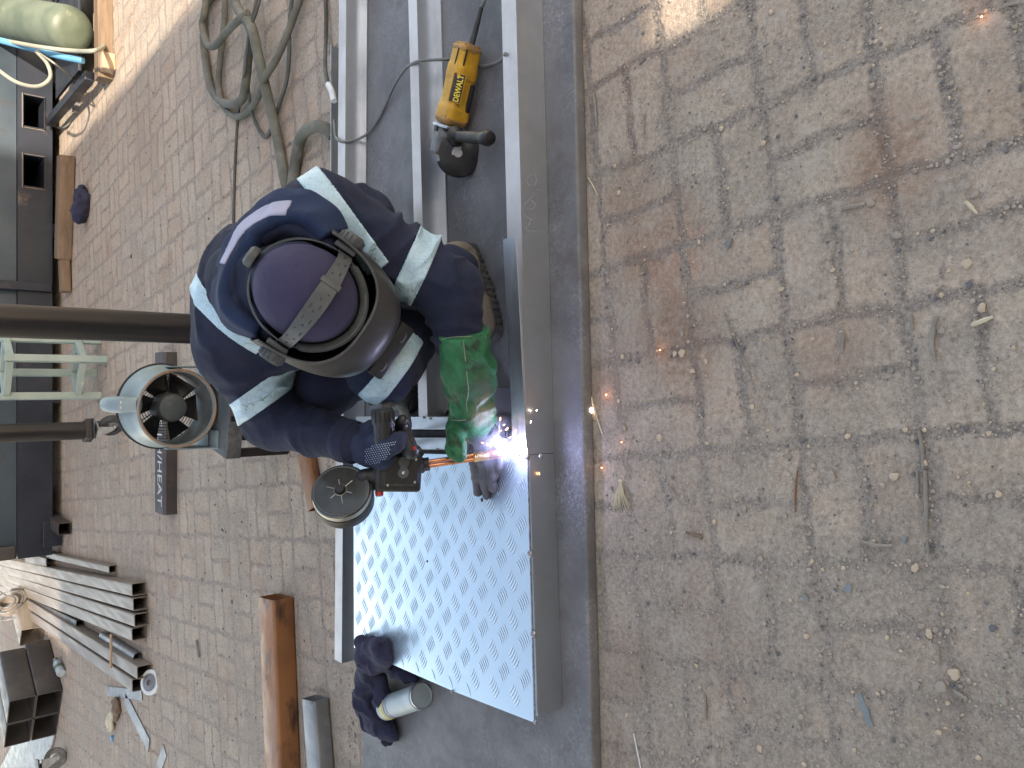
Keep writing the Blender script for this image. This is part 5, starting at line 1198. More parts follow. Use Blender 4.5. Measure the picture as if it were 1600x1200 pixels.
settle(gun, (GB.x, GB.y, TIP.z))

# ------------------------------------------------------------------ gloves
# left: green leather gauntlet; thumb over the neck, fingers under the nozzle
mid = P(725, 716, .215); thb = P(716, 716, .238)
def chain(p, pts, rs, k=.008):
    d = None
    for i in range(len(pts)-1):
        q = cap(p, pts[i], pts[i+1], rs[i], rs[i+1]); d = q if d is None else smin(d, q, k)
    return d
C0 = P(726, 519, .285); W1 = P(737, 610, .235)
gx = (W1-C0).normalized(); flat_ax = N3(gx.cross(cF))           # across the gauntlet
def g_left(p):
    d = cap(p, C0, P(733, 585, .25), .059, .053, (gx.cross(flat_ax), 1.15)); d = smin(d, cap(p, P(733, 585, .25), P(740, 640, .215), .052, .046), .04)
    d = smin(d, cap(p, P(740, 640, .215), P(745, 668, .195), .045, .044), .03)                    # palm
    d = smin(d, ell(p, P(746, 662, .19), (.048, .050, .030)), .02)
    th = chain(p, [P(722, 640, .225), P(711, 672, .252), P(712, 698, .276), P(716, 712, .282)], [.026, .0225, .0205, .0185]); d = smin(d, th, .014)
    n = vnoise(p, (11, 14, 14), 71)+.45*vnoise(p, 30, 72); d = d-.009*(1-np.abs(n))**3+.0022*vnoise(p, 38, 73)+.0025
    d = d+rings(p, P(735, 595, .25), P(744, 665, .2), 70, .008, 12, .2, 1.0)
    t = (p-A(C0))@A(gx); return smax(d, -t, .004)
lo, hi = A(P(730, 610, .24))-.22, A(P(730, 650, .2))+.24
gl = surf('green_gauntlet', g_left, lo, hi, .0036, M['green'], person)
# piping seams on the gauntlet
def on(f, raws, off=.001):
    return [march(x, y, f)-cF*off for x, y in raws]
m = MB()
for rw in ([(724, 532), (727, 560), (730, 590), (732, 612), (729, 635), (737, 660)], [(706, 656), (716, 657), (728, 656)], [(690, 531), (700, 528), (725, 526), (760, 527)]):
    m.tube(spline(on(g_left, rw, .0002), 8), .0013, 6)
m.build('glove_seam', M['glove_pale'], gl, 60)
def fingers(p):
    d = None
    F_ = [([P(737, 676, .190), P(741, 715, .168), P(745, 745, .148), P(747, 770, .134)], .0125), ([P(749, 680, .188), P(754, 718, .160), P(758, 750, .142), P(760, 775, .131)], .0125),
          ([P(760, 680, .182), P(766, 715, .155), P(769, 745, .140), P(770, 764, .131)], .0120), ([P(770, 676, .175), P(776, 705, .150), P(778, 728, .137), P(777, 742, .130)], .0105)]
    for pts, r in F_:
        q = chain(p, pts, [r*1.35, r*1.15, r, r*.88]); d = q if d is None else smin(d, q, .0045)
    d = smin(d, ell(p, P(755, 672, .185), (.045, .030, .024)), .02)
    n = vnoise(p, 30, 81)+.4*vnoise(p, 60, 82); return d-.003*(1-np.abs(n))**3+.001
surf('glove_fingers', fingers, A(P(758, 720, .16))-.13, A(P(758, 720, .16))+.13, .003, M['glove_grey'], gl)

# right: navy knitted glove with rubber dots
KN = P(585, 702, .440)
def g_right(p):
    d = cap(p, P(545, 690, .478), P(566, 694, .460), .040, .036)                                     # cuff end
    d = smin(d, ell(p, P(578, 700, .448), (.045, .036, .036)), .02)
    fr = [[P(590, 726, .44), P(600, 722, .452), P(610, 716, .44)], [P(583, 716, .455), P(603, 706, .462), P(618, 698, .448), P(626, 694, .43)],
          [P(580, 704, .462), P(602, 695, .468), P(618, 686, .450), P(627, 682, .43)], [P(574, 690, .462), P(592, 683, .468), P(606, 680, .455)]]
    ra = [[.014, .0135, .012], [.0145, .014, .0125, .011], [.0145, .0135, .0125, .011], [.014, .0125, .011]]
    for a_, r_ in zip(fr, ra): d = smin(d, chain(p, a_, r_), .006)
    d = smin(d, chain(p, [P(566, 675, .455), P(580, 668, .455), P(592, 672, .445), P(600, 680, .43)], [.018, .0155, .0145, .012]), .008)  # thumb
    n = vnoise(p, 28, 91); return d-.0022*(1-np.abs(n))**3+rings(p, P(545, 690, .478), P(566, 694, .46), 330, .0022, 15, -.2, 1.2)
gr_ = surf('knitted_glove', g_right, A(P(585, 697, .45))-.14, A(P(585, 697, .45))+.14, .003, M['knit'], person)
dm_ = MB()
for i in range(17):
    for j in range(9):
        x = 571+i*3.6+(j % 2)*1.8; y = 699+j*3.4-(x-571)*.18
        if ((x-588)/22)**2+((y-709-(590-x)*.22)/15)**2 > 1 and not (x > 590 and abs(y-698+(x-590)*.30) < 6 and x < 618): continue
        q = march(x, y, g_right, .8); e = 1e-3; Q = np.array([A(q)+dd for dd in ((e, 0, 0), (-e, 0, 0), (0, e, 0), (0, -e, 0), (0, 0, e), (0, 0, -e))]); v = g_right(Q); sn = Vector((v[0]-v[1], v[2]-v[3], v[4]-v[5]))
        if float(g_right(np.array([A(q)]))[0]) > .003 or sn.length < 1e-6: continue
        sn.normalize(); dm_.lathe([(0, .0012), (.0012, .0008), (.0015, 0)], q, sn, 6)
dm_.build('grip_dots', M['dot'], gr_)
settle(person, (.25, 1.95, PT))

# ------------------------------------------------------------------ the arc: flame-bright bead, its light, sparks and fume
AP = P(804, 703, .143)
m = MB()
bm = bmesh.new(); bmesh.ops.create_icosphere(bm, subdivisions=3, radius=1)
m.add([Vector((v.co.x*.016, v.co.y*.013, v.co.z*.012))+AP for v in bm.verts], [[v.index for v in f.verts] for f in bm.faces]); bm.free()
arc = m.build('welding_arc', emit('arc_plasma', (0.86, 0.86, 1.0), 20)); base_at(arc, AP); tag(arc, 'blinding white-violet welding arc burning at the end of the nozzle', 'welding arc')
ld = bpy.data.lights.new('arc_light', 'POINT'); lo_ = bpy.data.objects.new('arc_light', ld); C.objects.link(lo_); lo_.location = AP+Vector((0, -.004, .030)); ld.energy = .34; ld.color = (0.50, 0.52, 1.0); ld.shadow_soft_size = .012
hot = emit('spark_orange', (1.0, 0.42, 0.12), 5); hotw = emit('spark_white', (1.0, 0.80, 0.62), 6)
rs = random.Random(12)
def spark(x, y, z, dx, dy, ln, mt, r=.0009, lab=None):
    p_ = P(x, y, z); d = N3((dx, dy, rs.uniform(.1, .9))); m_ = MB().tube([p_, p_+d*ln*.5, p_+d*ln], [r*.3, r, r*.3], 6); o_ = m_.build('spark', mt); base_at(o_, p_); tag(o_, lab or 'tiny glowing spark flying from the arc', 'spark', 'sparks flying round the welding arc'); return o_
for x, y, z in ((770, 650, .16), (774, 655, .15), (782, 652, .16), (789, 663, .15), (784, 672, .14), (780, 676, .15), (794, 668, .16), (806, 671, .15), (781, 684, .15), (778, 690, .16), (762, 693, .19), (756, 692, .2), (769, 693, .18), (818, 690, .14), (750, 677, .2), (830, 657, .12), (843, 742, .09), (787, 694, .15), (793, 688, .15), (798, 682, .15), (810, 684, .15), (788, 700, .14)):
    a = rs.uniform(0, 6.28); spark(x, y, z, math.cos(a), math.sin(a), rs.uniform(.004, .012), rs.choice((hot, hotw)), rs.uniform(.0006, .0012))
spark(822, 642, .11, .2, -.9, .02, hot, .0014); spark(838, 642, .10, .4, -.8, .008, hotw, .0012)
def ember(x, y, r, label):
    p_ = P(x, y, .006); bm_ = bmesh.new(); bmesh.ops.create_icosphere(bm_, subdivisions=2, radius=r); m_ = MB().add([v.co+p_ for v in bm_.verts], [[v.index for v in f.verts] for f in bm_.faces]); bm_.free()
    o_ = m_.build('ember', hotw if r > .003 else hot); base_at(o_, p_); tag(o_, label, 'ember')
    l_ = bpy.data.lights.new('ember_light', 'POINT'); q_ = bpy.data.objects.new('ember_light', l_); C.objects.link(q_); q_.location = p_+Vector((0, 0, .012)); l_.energy = .014*(r/.0035)**2; l_.color = (1, .42, .16); l_.shadow_soft_size = .003
ember(923, 641, .0068, 'largest glowing ember, on the bricks against the steel plate edge'); ember(947, 617, .0016, 'small ember just beside the straw near the plate edge'); ember(940, 731, .0012, 'small ember near the plate above the needle tuft')
ember(1031, 547, .0012, 'small ember on the bricks beside the stone cluster'); ember(1534, 26, .0013, 'lone ember at the top right of the bricks'); ember(971, 691, .0010, 'faint ember on the bricks by the small pebble')
# fume drifting off the arc
fc = P(775, 692, .19)
g = NG('welding_fume'); g.t.nodes.remove(g.b); outn = g.t.nodes['Material Output']
pv = g.new('ShaderNodeVolumePrincipled'); pv.inputs['Color'].default_value = (.75, .78, 1, 1); pv.inputs['Anisotropy'].default_value = .2
vv = g.pos(); sb_ = g.new('ShaderNodeVectorMath', operation='SUBTRACT'); g.inp(sb_.inputs[0], vv); sb_.inputs[1].default_value = tuple(fc)
ln = g.new('ShaderNodeVectorMath', operation='LENGTH'); g.inp(ln.inputs[0], g.mapping(sb_.outputs[0], scale=(1/.085, 1/.085, 1/.07)))
dn_ = g.math('MULTIPLY', g.ss(ln.outputs['Value'], .15, .95, 1, 0), g.ss(g.noise(16, 4, .6, vv, .8), .36, .68)); g.inp(pv.inputs['Density'], g.math('MULTIPLY', dn_, 10.0)); g.t.links.new(pv.outputs[0], outn.inputs['Volume'])
bm = bmesh.new(); bmesh.ops.create_icosphere(bm, subdivisions=3, radius=1); m = MB().add([Vector((v.co.x*.085, v.co.y*.085, v.co.z*.07))+fc for v in bm.verts], [[v.index for v in f.verts] for f in bm.faces]); bm.free()
o = m.build('fume', g.m); base_at(o, fc); tag(o, 'thin violet welding fume hanging round the gloved hand and arc', 'smoke', kind='stuff')
# ------------------------------------------------------------------ angle grinder
gri = empty('angle_grinder'); tag(gri, 'scuffed yellow angle grinder with black side handle lying between two rails', 'angle grinder')
GZ = PT+.042
ga = P(732, 69, GZ+.008); gb_ = P(703, 197, GZ+.008)        # tail and nose of the yellow body (centre line)
gxx = (gb_-ga); gLn = gxx.length; gxx = gxx.normalized(); gup = Vector((0, 0, 1)); gyy = gup.cross(gxx).normalized(); gup = gxx.cross(gyy); QM = Matrix((gxx, gyy, gup)).transposed(); QMn = np.array(QM)
Q = lambda x, y, z: ga+QM @ Vector((x, y, z))
nearside = 1 if gyy.y < 0 else -1                         # +y*nearside looks towards the camera
def gr_f(p):
    d = rbox(p, Q(gLn*.24, 0, 0), (gLn*.24, .030, .033), .013, QMn)                         # motor tail
    d = smin(d, rbox(p, Q(gLn*.60, 0, 0), (gLn*.36, .033, .034), .016, QMn), .01)
    d = smin(d, rbox(p, Q(gLn*.86, 0, 0), (gLn*.12, .036, .036), .016, QMn), .015)
    for x0, w_ in ((.445, .004), (.02, .003)): d = smax(d, -(np.abs((p-A(Q(gLn*x0, 0, 0)))@A(gxx))-w_+np.maximum(0, -d-.0022)*9), .003)
    return d
bod = surf('body', gr_f, A(Q(gLn*.5, 0, 0))-.20, A(Q(gLn*.5, 0, 0))+.20, .0035, M['yellow'], gri)
surf('tail_cap', lambda p: np.maximum(np.maximum(gr_f(p)-.0014, -(gr_f(p)+.004)), (p-A(Q(.022, 0, 0)))@A(gxx)+.004*vnoise(p, 60, 3)), A(Q(0, 0, 0))-.08, A(Q(0, 0, 0))+.08, .0032, M['yellow_dirty'], bod)
surf('nose_wear', lambda p: np.maximum(np.maximum(gr_f(p)-.0012, -(gr_f(p)+.004)), -((p-A(Q(gLn*.90, 0, 0)))@A(gxx))+.006*vnoise(p, 40, 5)), A(Q(gLn*.95, 0, 0))-.08, A(Q(gLn*.95, 0, 0))+.08, .0032, M['yellow_dirty'], bod)
# vents
m = MB()
for k in range(4): m.bar(Q(gLn*.06+.004, (.010+.0075*k)*nearside, .0335-.004*k), Q(gLn*.28, (.008+.0075*k)*nearside, .0335-.004*k), .0032, .005, bev=.001)
m.build('vent_slots', M['decal'], bod)
# name plate with the maker's lettering, on the flank that shows
vq = N3(gyy*nearside*.78+gup*.62); pc = Q(gLn*.54, 0, 0)+vq*.0385; pv_ = vq.cross(gxx).normalized()
PM = Matrix((-gxx, (vq.cross(-gxx)).normalized(), vq)).transposed()
m = MB(); m.box(pc, (gLn*.34, .032, .006), PM, .0015); plo = m.build('name_plate', M['decal'], bod, 35)
m = MB()
for s in (-1, 1): m.bar(pc+PM @ Vector((-gLn*.172, .0165*s, .0022)), pc+PM @ Vector((gLn*.172, .0165*s, .0022)), .002, .004); m.bar(pc+PM @ Vector((gLn*.172*s, -.0165, .0022)), pc+PM @ Vector((gLn*.172*s, .0165, .0022)), .002, .004)
m.build('plate_border', M['yellow'], bod)
text_obj('maker_lettering', 'DEWALT', .0215, pc+vq*.0031+PM @ Vector((0, -.0035, 0)), PM, M['letter_y'], plo, .0004, .80, .0006)
text_obj('small_lettering', '115 mm', .006, pc+vq*.0031+PM @ Vector((-.018, .0115, 0)), PM, M['strap'], plo, .0003)
# switch paddle and cord sleeve
m = MB(); m.box(Q(gLn*.62, .036*nearside, -.020), (gLn*.34, .012, .014), QM, .004); m.build('paddle_switch', M['black'], gri, 40)
m = MB(); c0_ = Q(.004, .012*nearside, -.002); c1_ = P(752, 12, GZ+.0); m.tube([c0_, (c0_+c1_)/2, c1_], [.0085, .0075, .0058], 16); m.build('cord_sleeve', M['rubber'], gri, 50)
# gear head, side handle, guard and disc
hd0 = Q(gLn*1.0, 0, -.0)
m = MB(); m.box(Q(gLn*1.0+.004, 0, 0), (.009, .074, .068), QM, .003); m.build('head_flange', M['gear_l'], gri, 40)
surf('gear_head', lambda p: smin(rbox(p, Q(gLn+.042, -.014*nearside, .004), (.040, .020, .026), .010, QMn), cap(p, Q(gLn+.03, .0, -.002), Q(gLn+.065, .0, -.004), .027, .020), .015), A(Q(gLn+.04, 0, 0))-.09, A(Q(gLn+.04, 0, 0))+.09, .003, M['gear'], gri)
m = MB(); m.box(Q(gLn+.014, -.016*nearside, .030), (.016, .018, .010), QM, .003); m.build('spindle_lock', M['black'], gri, 40)
s0_ = P(712, 213, GZ+.03); s1_ = P(767, 216, GZ+.045); sdx = (s1_-s0_).normalized(); sl = (s1_-s0_).length
m = MB(); m.lathe([(0, -.004), (.026, -.003), (.028, .001), (.026, .006), (.017, .012), (.0145, .02), (.0165, sl*.5), (.0160, sl*.78), (.0195, sl*.84), (.0205, sl*.93), (.016, sl*.99), (0, sl)], s0_, sdx, 32); m.build('side_handle', M['black'], gri, 30)
dc = Q(gLn+.066, .030*nearside*.35, -.030); dax = N3(gup*.55+gyy*nearside*.80+gxx*.1)
dc = P(716, 240, PT+.036); dax = N3((-.15, -.80, .62))
m = MB(); du_ = dax.orthogonal().normalized(); dv_ = dax.cross(du_)
fd_ = P(733, 262, PT+.02)-dc; fd_ = (fd_-dax*fd_.dot(dax)).normalized(); gd2 = dax.cross(fd_)
ang0 = [R(-105+210*k/30) for k in range(31)]; vs = []
for a in ang0:
    e = fd_*math.cos(a)+gd2*math.sin(a)
    for r_, z_ in ((.012, .016), (.058, .014), (.063, .010), (.064, -.012), (.0615, -.012), (.0605, .008), (.056, .011), (.012, .013)): vs.append(dc+e*r_+dax*z_)
m.add(vs, [(i*8+k, i*8+(k+1) % 8, (i+1)*8+(k+1) % 8, (i+1)*8+k) for i in range(30) for k in range(8)]+[tuple(range(8)), tuple(range(30*8, 31*8))[::-1]]); m.build('guard', M['black'], gri, 40)
m = MB(); m.lathe([(.004, -.001), (.054, -.0015), (.054, .0015), (.02, .003), (.004, .006)], dc, dax, 44); m.build('grinding_disc', M['black'], gri, 40)
m = MB(); m.lathe([(0, .012), (.017, .012), (.019, .008), (.019, 0)], dc, dax, 28); m.build('disc_nut', M['gear_l'], gri, 40)
settle(gri, (Q(gLn*.6, 0, 0).x, Q(gLn*.6, 0, 0).y, PT))
# its supply cable, resting on the rails
cz = .106
pts = [P(752, 12, GZ), P(757, 0, GZ), P(762, -25, GZ-.02)]
hose('power_cable', pts, .0052, 'cable', 'black grinder supply cable leaving the picture at the top edge', 8, 'cable')
hose('extension_cable', [P(790, 84, .13), P(783, 94, .09), P(768, 101, PT+.01), P(750, 103, PT+.01), P(736, 97, PT+.008), P(712, 93, PT+.012), P(692, 93, .075), P(668, 94, .09), P(650, 97, .106), P(634, 107, .09), P(618, 130, PT+.02), P(604, 160, PT+.008), P(590, 188, PT+.006), P(575, 208, .045), P(560, 217, .06), P(545, 221, .09), P(532, 221, .109), P(524, 213, .10), P(523, 200, .09), P(522, 188, .07)], .0045, 'cable', 'thin grey cable snaking over the rails from the grinder', 10, 'cable')

# ------------------------------------------------------------------ coiled welding leads on the bricks
hz = .022
hose('welding_lead', [P(345, -20, hz), P(322, 10, hz), P(318, 60, hz), P(322, 100, hz), P(330, 138, hz), P(345, 158, hz), P(362, 163, hz+.02), P(378, 155, hz+.02), P(384, 130, hz+.03), P(388, 90, hz+.03), P(392, 50, hz+.04), P(372, 12, hz+.05), P(355, -20, hz+.04)], .0185, 'hose', 'thick dusty grey-green welding lead in the left loop of the tangle')
hose('welding_lead', [P(352, 0, hz), P(350, 40, hz), P(346, 75, hz), P(343, 105, hz), P(342, 140, hz), P(352, 170, hz), P(372, 182, hz), P(392, 170, hz), P(406, 145, hz+.03), P(415, 120, hz+.05), P(432, 92, hz+.03), P(450, 50, hz+.02), P(468, 0, hz), P(472, -20, hz)], .0145, 'hose', 'dusty lead sweeping from the top right down round the lower loop of the tangle')
hose('welding_lead', [P(362, -20, hz+.05), P(372, 15, hz+.05), P(392, 40, hz+.06), P(402, 80, hz+.05), P(410, 115, hz+.045), P(418, 150, hz+.03), P(428, 190, hz+.01), P(436, 230, hz), P(444, 275, hz), P(452, 320, hz), P(450, 370, hz)], .0205, 'hose', 'thickest grey-green lead running straight down to the welder')
hose('welding_lead', [P(520, 212, .03), P(508, 200, .05), P(490, 198, .055), P(472, 212, .04), P(463, 245, .025), P(458, 285, hz), P(452, 330, hz)], .022, 'hose', 'wrapped grey-green lead hooking round beside the farthest rail')
hose('welding_lead', [P(322, -10, hz+.03), P(320, 20, hz+.035), P(316, 40, hz+.035), P(325, 70, hz+.03), P(338, 70, hz+.045), P(352, 52, hz+.05), P(372, 32, hz+.075), P(388, 20, hz+.06)], .016, 'hose', 'twisted lead curling across the top left of the tangle')
hose('thin_lead', [P(405, -20, .07), P(396, 25, .075), P(389, 55, .07), P(386, 90, .06), P(387, 130, .04), P(392, 170, .02), P(402, 198, .012), P(414, 214, .008), P(424, 200, .01), P(436, 165, .015), P(448, 125, .03), P(452, 80, .035), P(452, 40, .02), P(458, -20, .01)], .008, 'cable_dark', 'thin dark cable looping down between the thick leads', cat='cable')
hose('thin_lead', [P(412, -20, .06), P(400, 20, .075), P(390, 48, .085), P(384, 100, .075), P(376, 150, .05), P(371, 190, .008), P(368, 240, .006), P(366, 290, .006), P(365, 335, .006), P(364, 400, .006)], .0065, 'cable_dark', 'thin dark cable running straight across the bricks behind the welder', cat='cable')
hose('thin_lead', [P(507, -20, .01), P(509, 20, .01), P(509, 60, .012), P(508, 100, .05), P(511, 124, .078), P(516, 138, .082)], .007, 'cable_dark', 'dark cable end reaching the loose aluminium angle', cat='cable')
hose('cable_plug', [P(513, 132, .081), P(518, 142, .083), P(522, 158, .084)], .011, 'white_p', 'white plug sleeve lying on the loose aluminium angle', cat='plug')

# ------------------------------------------------------------------ rag over the tin
tn = empty('paint_tin'); tag(tn, 'white tin with yellow and navy label lying on its side beside the dark rag', 'tin')
tz = PT+.037
ta, tb = P(604, 1106, tz), P(659, 1087, tz); ta.z = tb.z = PT+.0372; td = (tb-ta); tl = td.length; td = td.normalized(); Rt = .037
m = MB(); pr = [(0, .002), (Rt*.93, .002), (Rt*.97, 0), (Rt, .001), (Rt, .004)]
for k in range(5): pr += [(Rt*.975, .010+k*.008), (Rt*.99, .014+k*.008)]
pr += [(Rt*.985, tl-.006), (Rt, tl-.003), (Rt, tl), (Rt*.95, tl+.001), (Rt*.92, tl-.003), (0, tl-.003)]
m.lathe(pr, ta, td, 48); m.build('can', M['tin'], tn, 30)
m = MB(); m.lathe([(Rt*.999, tl-.006), (Rt*1.02, tl-.004), (Rt*1.02, tl+.0012), (Rt*.97, tl+.0015)], ta, td, 48); m.build('rim', M['tin_metal'], tn, 40)
for a, b, c_ in ((.044, .0475, 'label_b'), (.016, .032, 'label_y'), (.0375, .0415, 'label_y'), (tl-.012, tl-.0085, 'label_b'), (.056, .0575, 'gear'), (.062, .063, 'gear')):
    m = MB(); m.lathe([(Rt*.97, a), (Rt*1.006, a+.0003), (Rt*1.006, b-.0003), (Rt*.97, b)], ta, td, 48); m.build('label_band', M[c_], tn, 40)
settle(tn, ((ta.x+tb.x)/2, (ta.y+tb.y)/2, PT))
def chainR(p, pts, rs, k=.02):
    d = None
    for i in range(len(pts)-1):
        q = cap(p, pts[i], pts[i+1], rs[i], rs[i+1]); d = q if d is None else smin(d, q, k)
    return d
RP = lambda x, y, z: P(x, y, z+PT)
def cloth_f(p):
    d = chainR(p, [RP(563, 1003, .105), RP(575, 1022, .10), RP(572, 1060, .07), RP(574, 1095, .055), RP(590, 1125, .04), RP(612, 1150, .026)], [.024, .032, .036, .038, .036, .020])
    d = smin(d, chainR(p, [RP(568, 1012, .11), RP(592, 1010, .115), RP(600, 1024, .10), RP(586, 1042, .09)], [.020, .026, .026, .024]), .008)
    d = smin(d, chainR(p, [RP(572, 1100, .03), RP(585, 1130, .022), RP(604, 1152, .018)], [.034, .030, .020]), .010)
    d = smin(d, chainR(p, [RP(596, 1060, .05), RP(598, 1088, .05), RP(597, 1112, .035)], [.022, .024, .018]), .012)
    d = smin(d, chainR(p, [RP(604, 1035, .06), RP(628, 1050, .03), RP(650, 1062, .018)], [.026, .020, .012]), .016)
    n = vnoise(p, (14, 14, 14), 101)+.4*vnoise(p, 32, 102); return np.maximum(d-.013*(1-np.abs(n))**4+.002*vnoise(p, 50, 104)+.003, PT+.001-p[:, 2])
rl0, rh_ = A(RP(595, 1075, .05))-.22, A(RP(595, 1075, .06))+.22
o = surf('cleaning_rag', cloth_f, rl0, rh_, .0045, M['rag']); base_at(o, (RP(590, 1080, 0).x, RP(590, 1080, 0).y, PT)); tag(o, 'dark blue twisted rag draped at the corner of the tread plate beside the tin', 'rag')

# ------------------------------------------------------------------ loose things on the bricks
rs = random.Random(21)
def rock(x, y, px, mt, label, gp=None, ht=.55):
    c_ = P(x, y, 0); r = px/2/(FPX/((c_-CAMP).dot(cF))); bm_ = bmesh.new(); bmesh.ops.create_icosphere(bm_, subdivisions=2, radius=1); sx_, sy_ = rs.uniform(.85, 1.2), rs.uniform(.7, 1.05); ro = rs.uniform(0, 6.28); sd = rs.random()*50
    vs = []
    for v in bm_.verts:
        q = v.co; k = 1+.28*math.sin(q.x*3.1+sd)*math.sin(q.y*2.7+sd*2)+.12*math.sin(q.z*5+sd); X, Y_ = q.x*sx_*k*r, q.y*sy_*k*r
        vs.append(c_+Vector((X*math.cos(ro)-Y_*math.sin(ro), X*math.sin(ro)+Y_*math.cos(ro), r*ht*(.55+max(-.62, min(.72, q.z*k))))))
    o_ = MB().add(vs, [[v.index for v in f.verts] for f in bm_.faces]).build('stone', M[mt]); bm_.free(); base_at(o_, c_); return tag(o_, label, 'stone', gp)
GS = 'small stones on the bricks'
for x, y, px, mt, l_ in ((1067, 552, 14, 'stone_pale', 'pale stone, largest of the cluster in the joint near the middle of the bricks'), (1055, 553, 9, 'stone_pale', 'smaller pale stone touching the largest stone of the joint cluster'),
    (1104, 565, 9, 'stone_pale', 'tan stone at the right end of the joint cluster'), (1083, 580, 10, 'stone_pale', 'ochre stone just below the joint cluster'), (1067, 522, 9, 'stone', 'grey stone just above the joint cluster'),
    (1031, 684, 10, 'stone_pale', 'round tan pebble alone on a brick right of the embers'), (920, 568, 14, 'stone_pale', 'flat pale chip beside the top of the long straw'), (921, 678, 13, 'stone_pale', 'tan stone at the lower end of the long straw'),
    (1512, 412, 18, 'stone_pale', 'pale orange chip, largest near the right edge'), (1483, 423, 9, 'stone_pale', 'small orange chip left of the largest pale chip'), (1535, 481, 15, 'stone_pale', 'buff chip right of the curved twig'),
    (1515, 445, 12, 'stone_dark', 'grey chip below the pale orange chip'), (1472, 517, 12, 'stone', 'grey pebble just right of the curved twig top'), (1493, 524, 9, 'stone', 'small pebble right of the curved twig'),
    (1300, 744, 18, 'stone', 'grey-brown stone at the joint, right of centre'), (1399, 744, 18, 'stone_pale', 'oval orange-brown stone below the flat brick fragment'), (1361, 317, 14, 'stone', 'grey stone at the end of the short stick'),
    (1403, 368, 14, 'stone', 'grey stone in the rusty joint upper right'), (1523, 305, 13, 'stone', 'pale grey stone in the upper right joint corner'), (1512, 291, 14, 'stone', 'flat grey stone in the upper right joint corner'),
    (1431, 887, 14, 'stone_pale', 'buff stone below the end of the long stick'), (1471, 1073, 18, 'stone', 'brown stone, biggest in the lower right group'), (1492, 1053, 17, 'stone_pale', 'tan stone just right above the biggest lower right stone'),
    (1433, 1070, 12, 'stone', 'half buried stone left of the biggest lower right stone'), (1452, 990, 12, 'stone_pale', 'pale stone with dark side among three chips'), (1440, 978, 10, 'stone', 'left chip of the three chips lower right'),
    (1462, 984, 9, 'stone', 'right chip of the three chips lower right'), (1261, 994, 11, 'stone_pale', 'round tan stone on the lower bricks'), (1258, 1037, 9, 'stone', 'small stone below the round tan stone'),
    (1569, 1095, 12, 'stone', 'pale grey stone near the lower right edge'), (1552, 981, 12, 'stone_dark', 'grey stone half in shadow near the right edge'), (1435, 184, 11, 'stone', 'pair-mate grey stone in the slanted joint, left one'),
    (1451, 190, 8, 'stone', 'smaller grey stone in the slanted joint, right one'), (1204, 117, 10, 'stone', 'brownish stone in the vertical joint, top middle'), (1131, 378, 9, 'stone', 'grey chip beside the bolt-like scrap'),
    (1188, 1169, 10, 'stone_pale', 'square buff chip near the bottom edge'), (980, 1117, 9, 'stone_pale', 'pale chip on the bricks near the plate, bottom left'), (1467, 1144, 10, 'stone_pale', 'orange-brown pebble lower right'),
    (1561, 772, 12, 'stone_pale', 'buff stone pair at the right edge, larger one'), (1548, 776, 9, 'stone', 'small stone left of the buff stone at the right edge'), (1222, 452, 10, 'stone_pale', 'yellowish stone in the joint above the long thin twig')):
    rock(x, y, px, mt, l_, GS)
def stick(pts, wpx, mt, label, name='twig', cat='twig', gp='twigs on the bricks', flat_=.6):
    c_ = P(*pts[0], 0); r = wpx/2/(FPX/((c_-CAMP).dot(cF))); q = [P(x, y, r*.8+.001) for x, y in pts]; s_ = spline(q, 5) if len(q) > 2 else [q[0].lerp(q[1], k/6) for k in range(7)]
    rr = [r*(.55+.45*math.sin(math.pi*min(1, .15+.8*k/(len(s_)-1))))*rs.uniform(.85, 1.12) for k in range(len(s_))]; o_ = MB().tube(s_, rr, 7).build(name, M[mt], smooth=70); base_at(o_, c_); return tag(o_, label, cat, gp)
stick([(912, 560), (920, 605), (930, 645), (941, 678)], 3.5, 'straw', 'long pale straw leaning against the steel plate edge beside the ember', 'straw', 'straw', None)
stick([(1131, 489), (1150, 535), (1168, 575), (1181, 614)], 2.2, 'twig', 'long thin brown twig lying slantwise mid-way across the bricks')
stick([(1464, 494), (1458, 515), (1456, 540), (1461, 566)], 8, 'twig', 'thick curved grey twig near the right side')
stick([(1424, 491), (1425, 517)], 6, 'twig', 'short grey twig left of the thick curved one')
stick([(1518, 508), (1551, 495)], 8, 'straw', 'light brown wood sliver right of the curved twig')
stick([(1318, 522), (1315, 552)], 5, 'twig', 'short grey twig in the joint between bricks, centre right')
stick([(1436, 673), (1441, 705), (1442, 735)], 6, 'twig', 'upper piece of the long broken stick, right of centre')
stick([(1445, 735), (1447, 790), (1447, 832)], 7, 'twig', 'lower long piece of the broken stick, right of centre')
stick([(1433, 735), (1434, 775)], 5, 'twig', 'grey twig lying parallel left of the broken stick')
stick([(1448, 846), (1451, 868)], 5, 'twig', 'short piece below the broken stick')
stick([(1347, 846), (1370, 852), (1395, 852)], 6, 'twig', 'greyish-green stick lying sideways below the centre right')
stick([(1402, 953), (1430, 972)], 4, 'twig', 'dark thin stick slanting above the three chips')
stick([(1467, 1012), (1469, 1040)], 4, 'twig', 'pale thin stick right of the three chips')
stick([(1490, 1078), (1512, 1094)], 6, 'twig', 'grey stick slanting beside the biggest lower right stone')
stick([(1315, 326), (1352, 318)], 7, 'twig', 'flat grey stick ending at a grey stone, upper right')
stick([(1509, 315), (1527, 334)], 6, 'straw', 'pale sliver in the upper right joint corner')
stick([(1246, 735), (1243, 765), (1243, 800)], 3, 'rust', 'thin reddish twig standing along the joint, centre')
stick([(927, 145), (930, 172), (932, 199)], 5, 'twig', 'pale split twig near the steel plate, top')
stick([(905, 268), (907, 320), (906, 362)], 3, 'twig', 'long thin twig tucked along the steel plate edge')
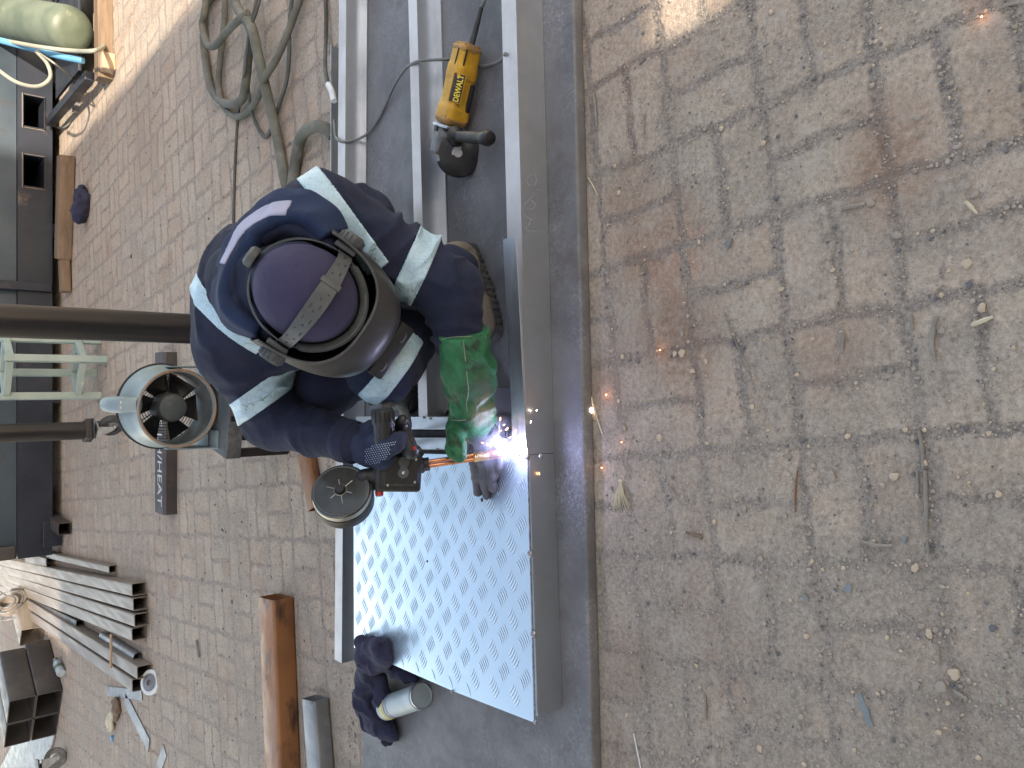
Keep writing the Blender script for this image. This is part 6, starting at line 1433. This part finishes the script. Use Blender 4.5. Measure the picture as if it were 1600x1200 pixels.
stick([(919, 277), (934, 305)], 2.5, 'straw', 'tiny pale straw beside the plate edge, upper part')
stick([(1007, 178), (1006, 216)], 3, 'twig', 'thin dark stick lying on an upper left brick')
stick([(1100, 1084), (1102, 1096), (1103, 1126)], 4, 'twig', 'tapered brown stick near the bottom centre')
stick([(990, 1146), (997, 1180), (1004, 1215)], 2.5, 'white_p', 'thin white wire near the bottom edge by the plate', 'wire_scrap', 'wire', None)
stick([(1072, 832), (1085, 836), (1098, 840)], 5, 'wood', 'short brown bark piece lower left of the bricks')
stick([(1046, 761), (1060, 780)], 3, 'twig', 'short dark twig right of the needle tuft')
stick([(1136, 388), (1142, 372)], 8, 'slate', 'small grey bolt-like scrap in the joint, upper centre', 'metal_scrap', 'scrap', None)
stick([(1255, 928), (1262, 940)], 8, 'slate', 'small dark metal scrap in the lower left joint', 'metal_scrap', 'scrap', None)
stick([(1412, 848), (1416, 838)], 7, 'slate', 'small grey-green sliver beside the broken stick end', 'metal_scrap', 'scrap', None)
stick([(1560, 14), (1580, 6), (1604, 4)], 5, 'twig', 'pale curved stem in the top right corner')
# metal shards cut to an outline
def shard(pts, label, th=.0022):
    q = [P(x, y, 0) for x, y in pts]; o_ = quad_slab('metal_shard', q, .001, .001+th, M['slate'], None, .0006); base_at(o_, q[0]); return tag(o_, label, 'metal shard')
shard([(1341, 1084), (1347, 1084), (1352, 1098), (1358, 1108), (1362, 1124), (1367, 1136), (1357, 1134), (1352, 1118), (1344, 1104)], 'long blue-grey metal shard near the bottom right')
shard([(1317, 920), (1326, 912), (1332, 914), (1331, 927), (1323, 925)], 'small blue-grey triangular shard on the right-hand bricks', .002)
# pine-needle tuft
m = MB(); b_ = P(970, 752, .006)
for k in range(34):
    e = P(957+28*k/33+rs.uniform(-2, 2), 798+rs.uniform(-12, 6), .002+rs.uniform(0, .006)); mid_ = b_.lerp(e, .5)+Vector((rs.uniform(-.003, .003), 0, .006)); m.tube([b_+Vector((rs.uniform(-.002, .002), 0, 0)), mid_, e], [.0008, .0009, .0003], 4)
m.lathe([(0, .008), (.003, .004), (.0035, -.003), (0, -.005)], b_, (.3, 1, .2), 8); o = m.build('needle_tuft', M['straw']); base_at(o, b_); tag(o, 'pale dry needle tuft fanned on the bricks beside the plate', 'needle tuft')
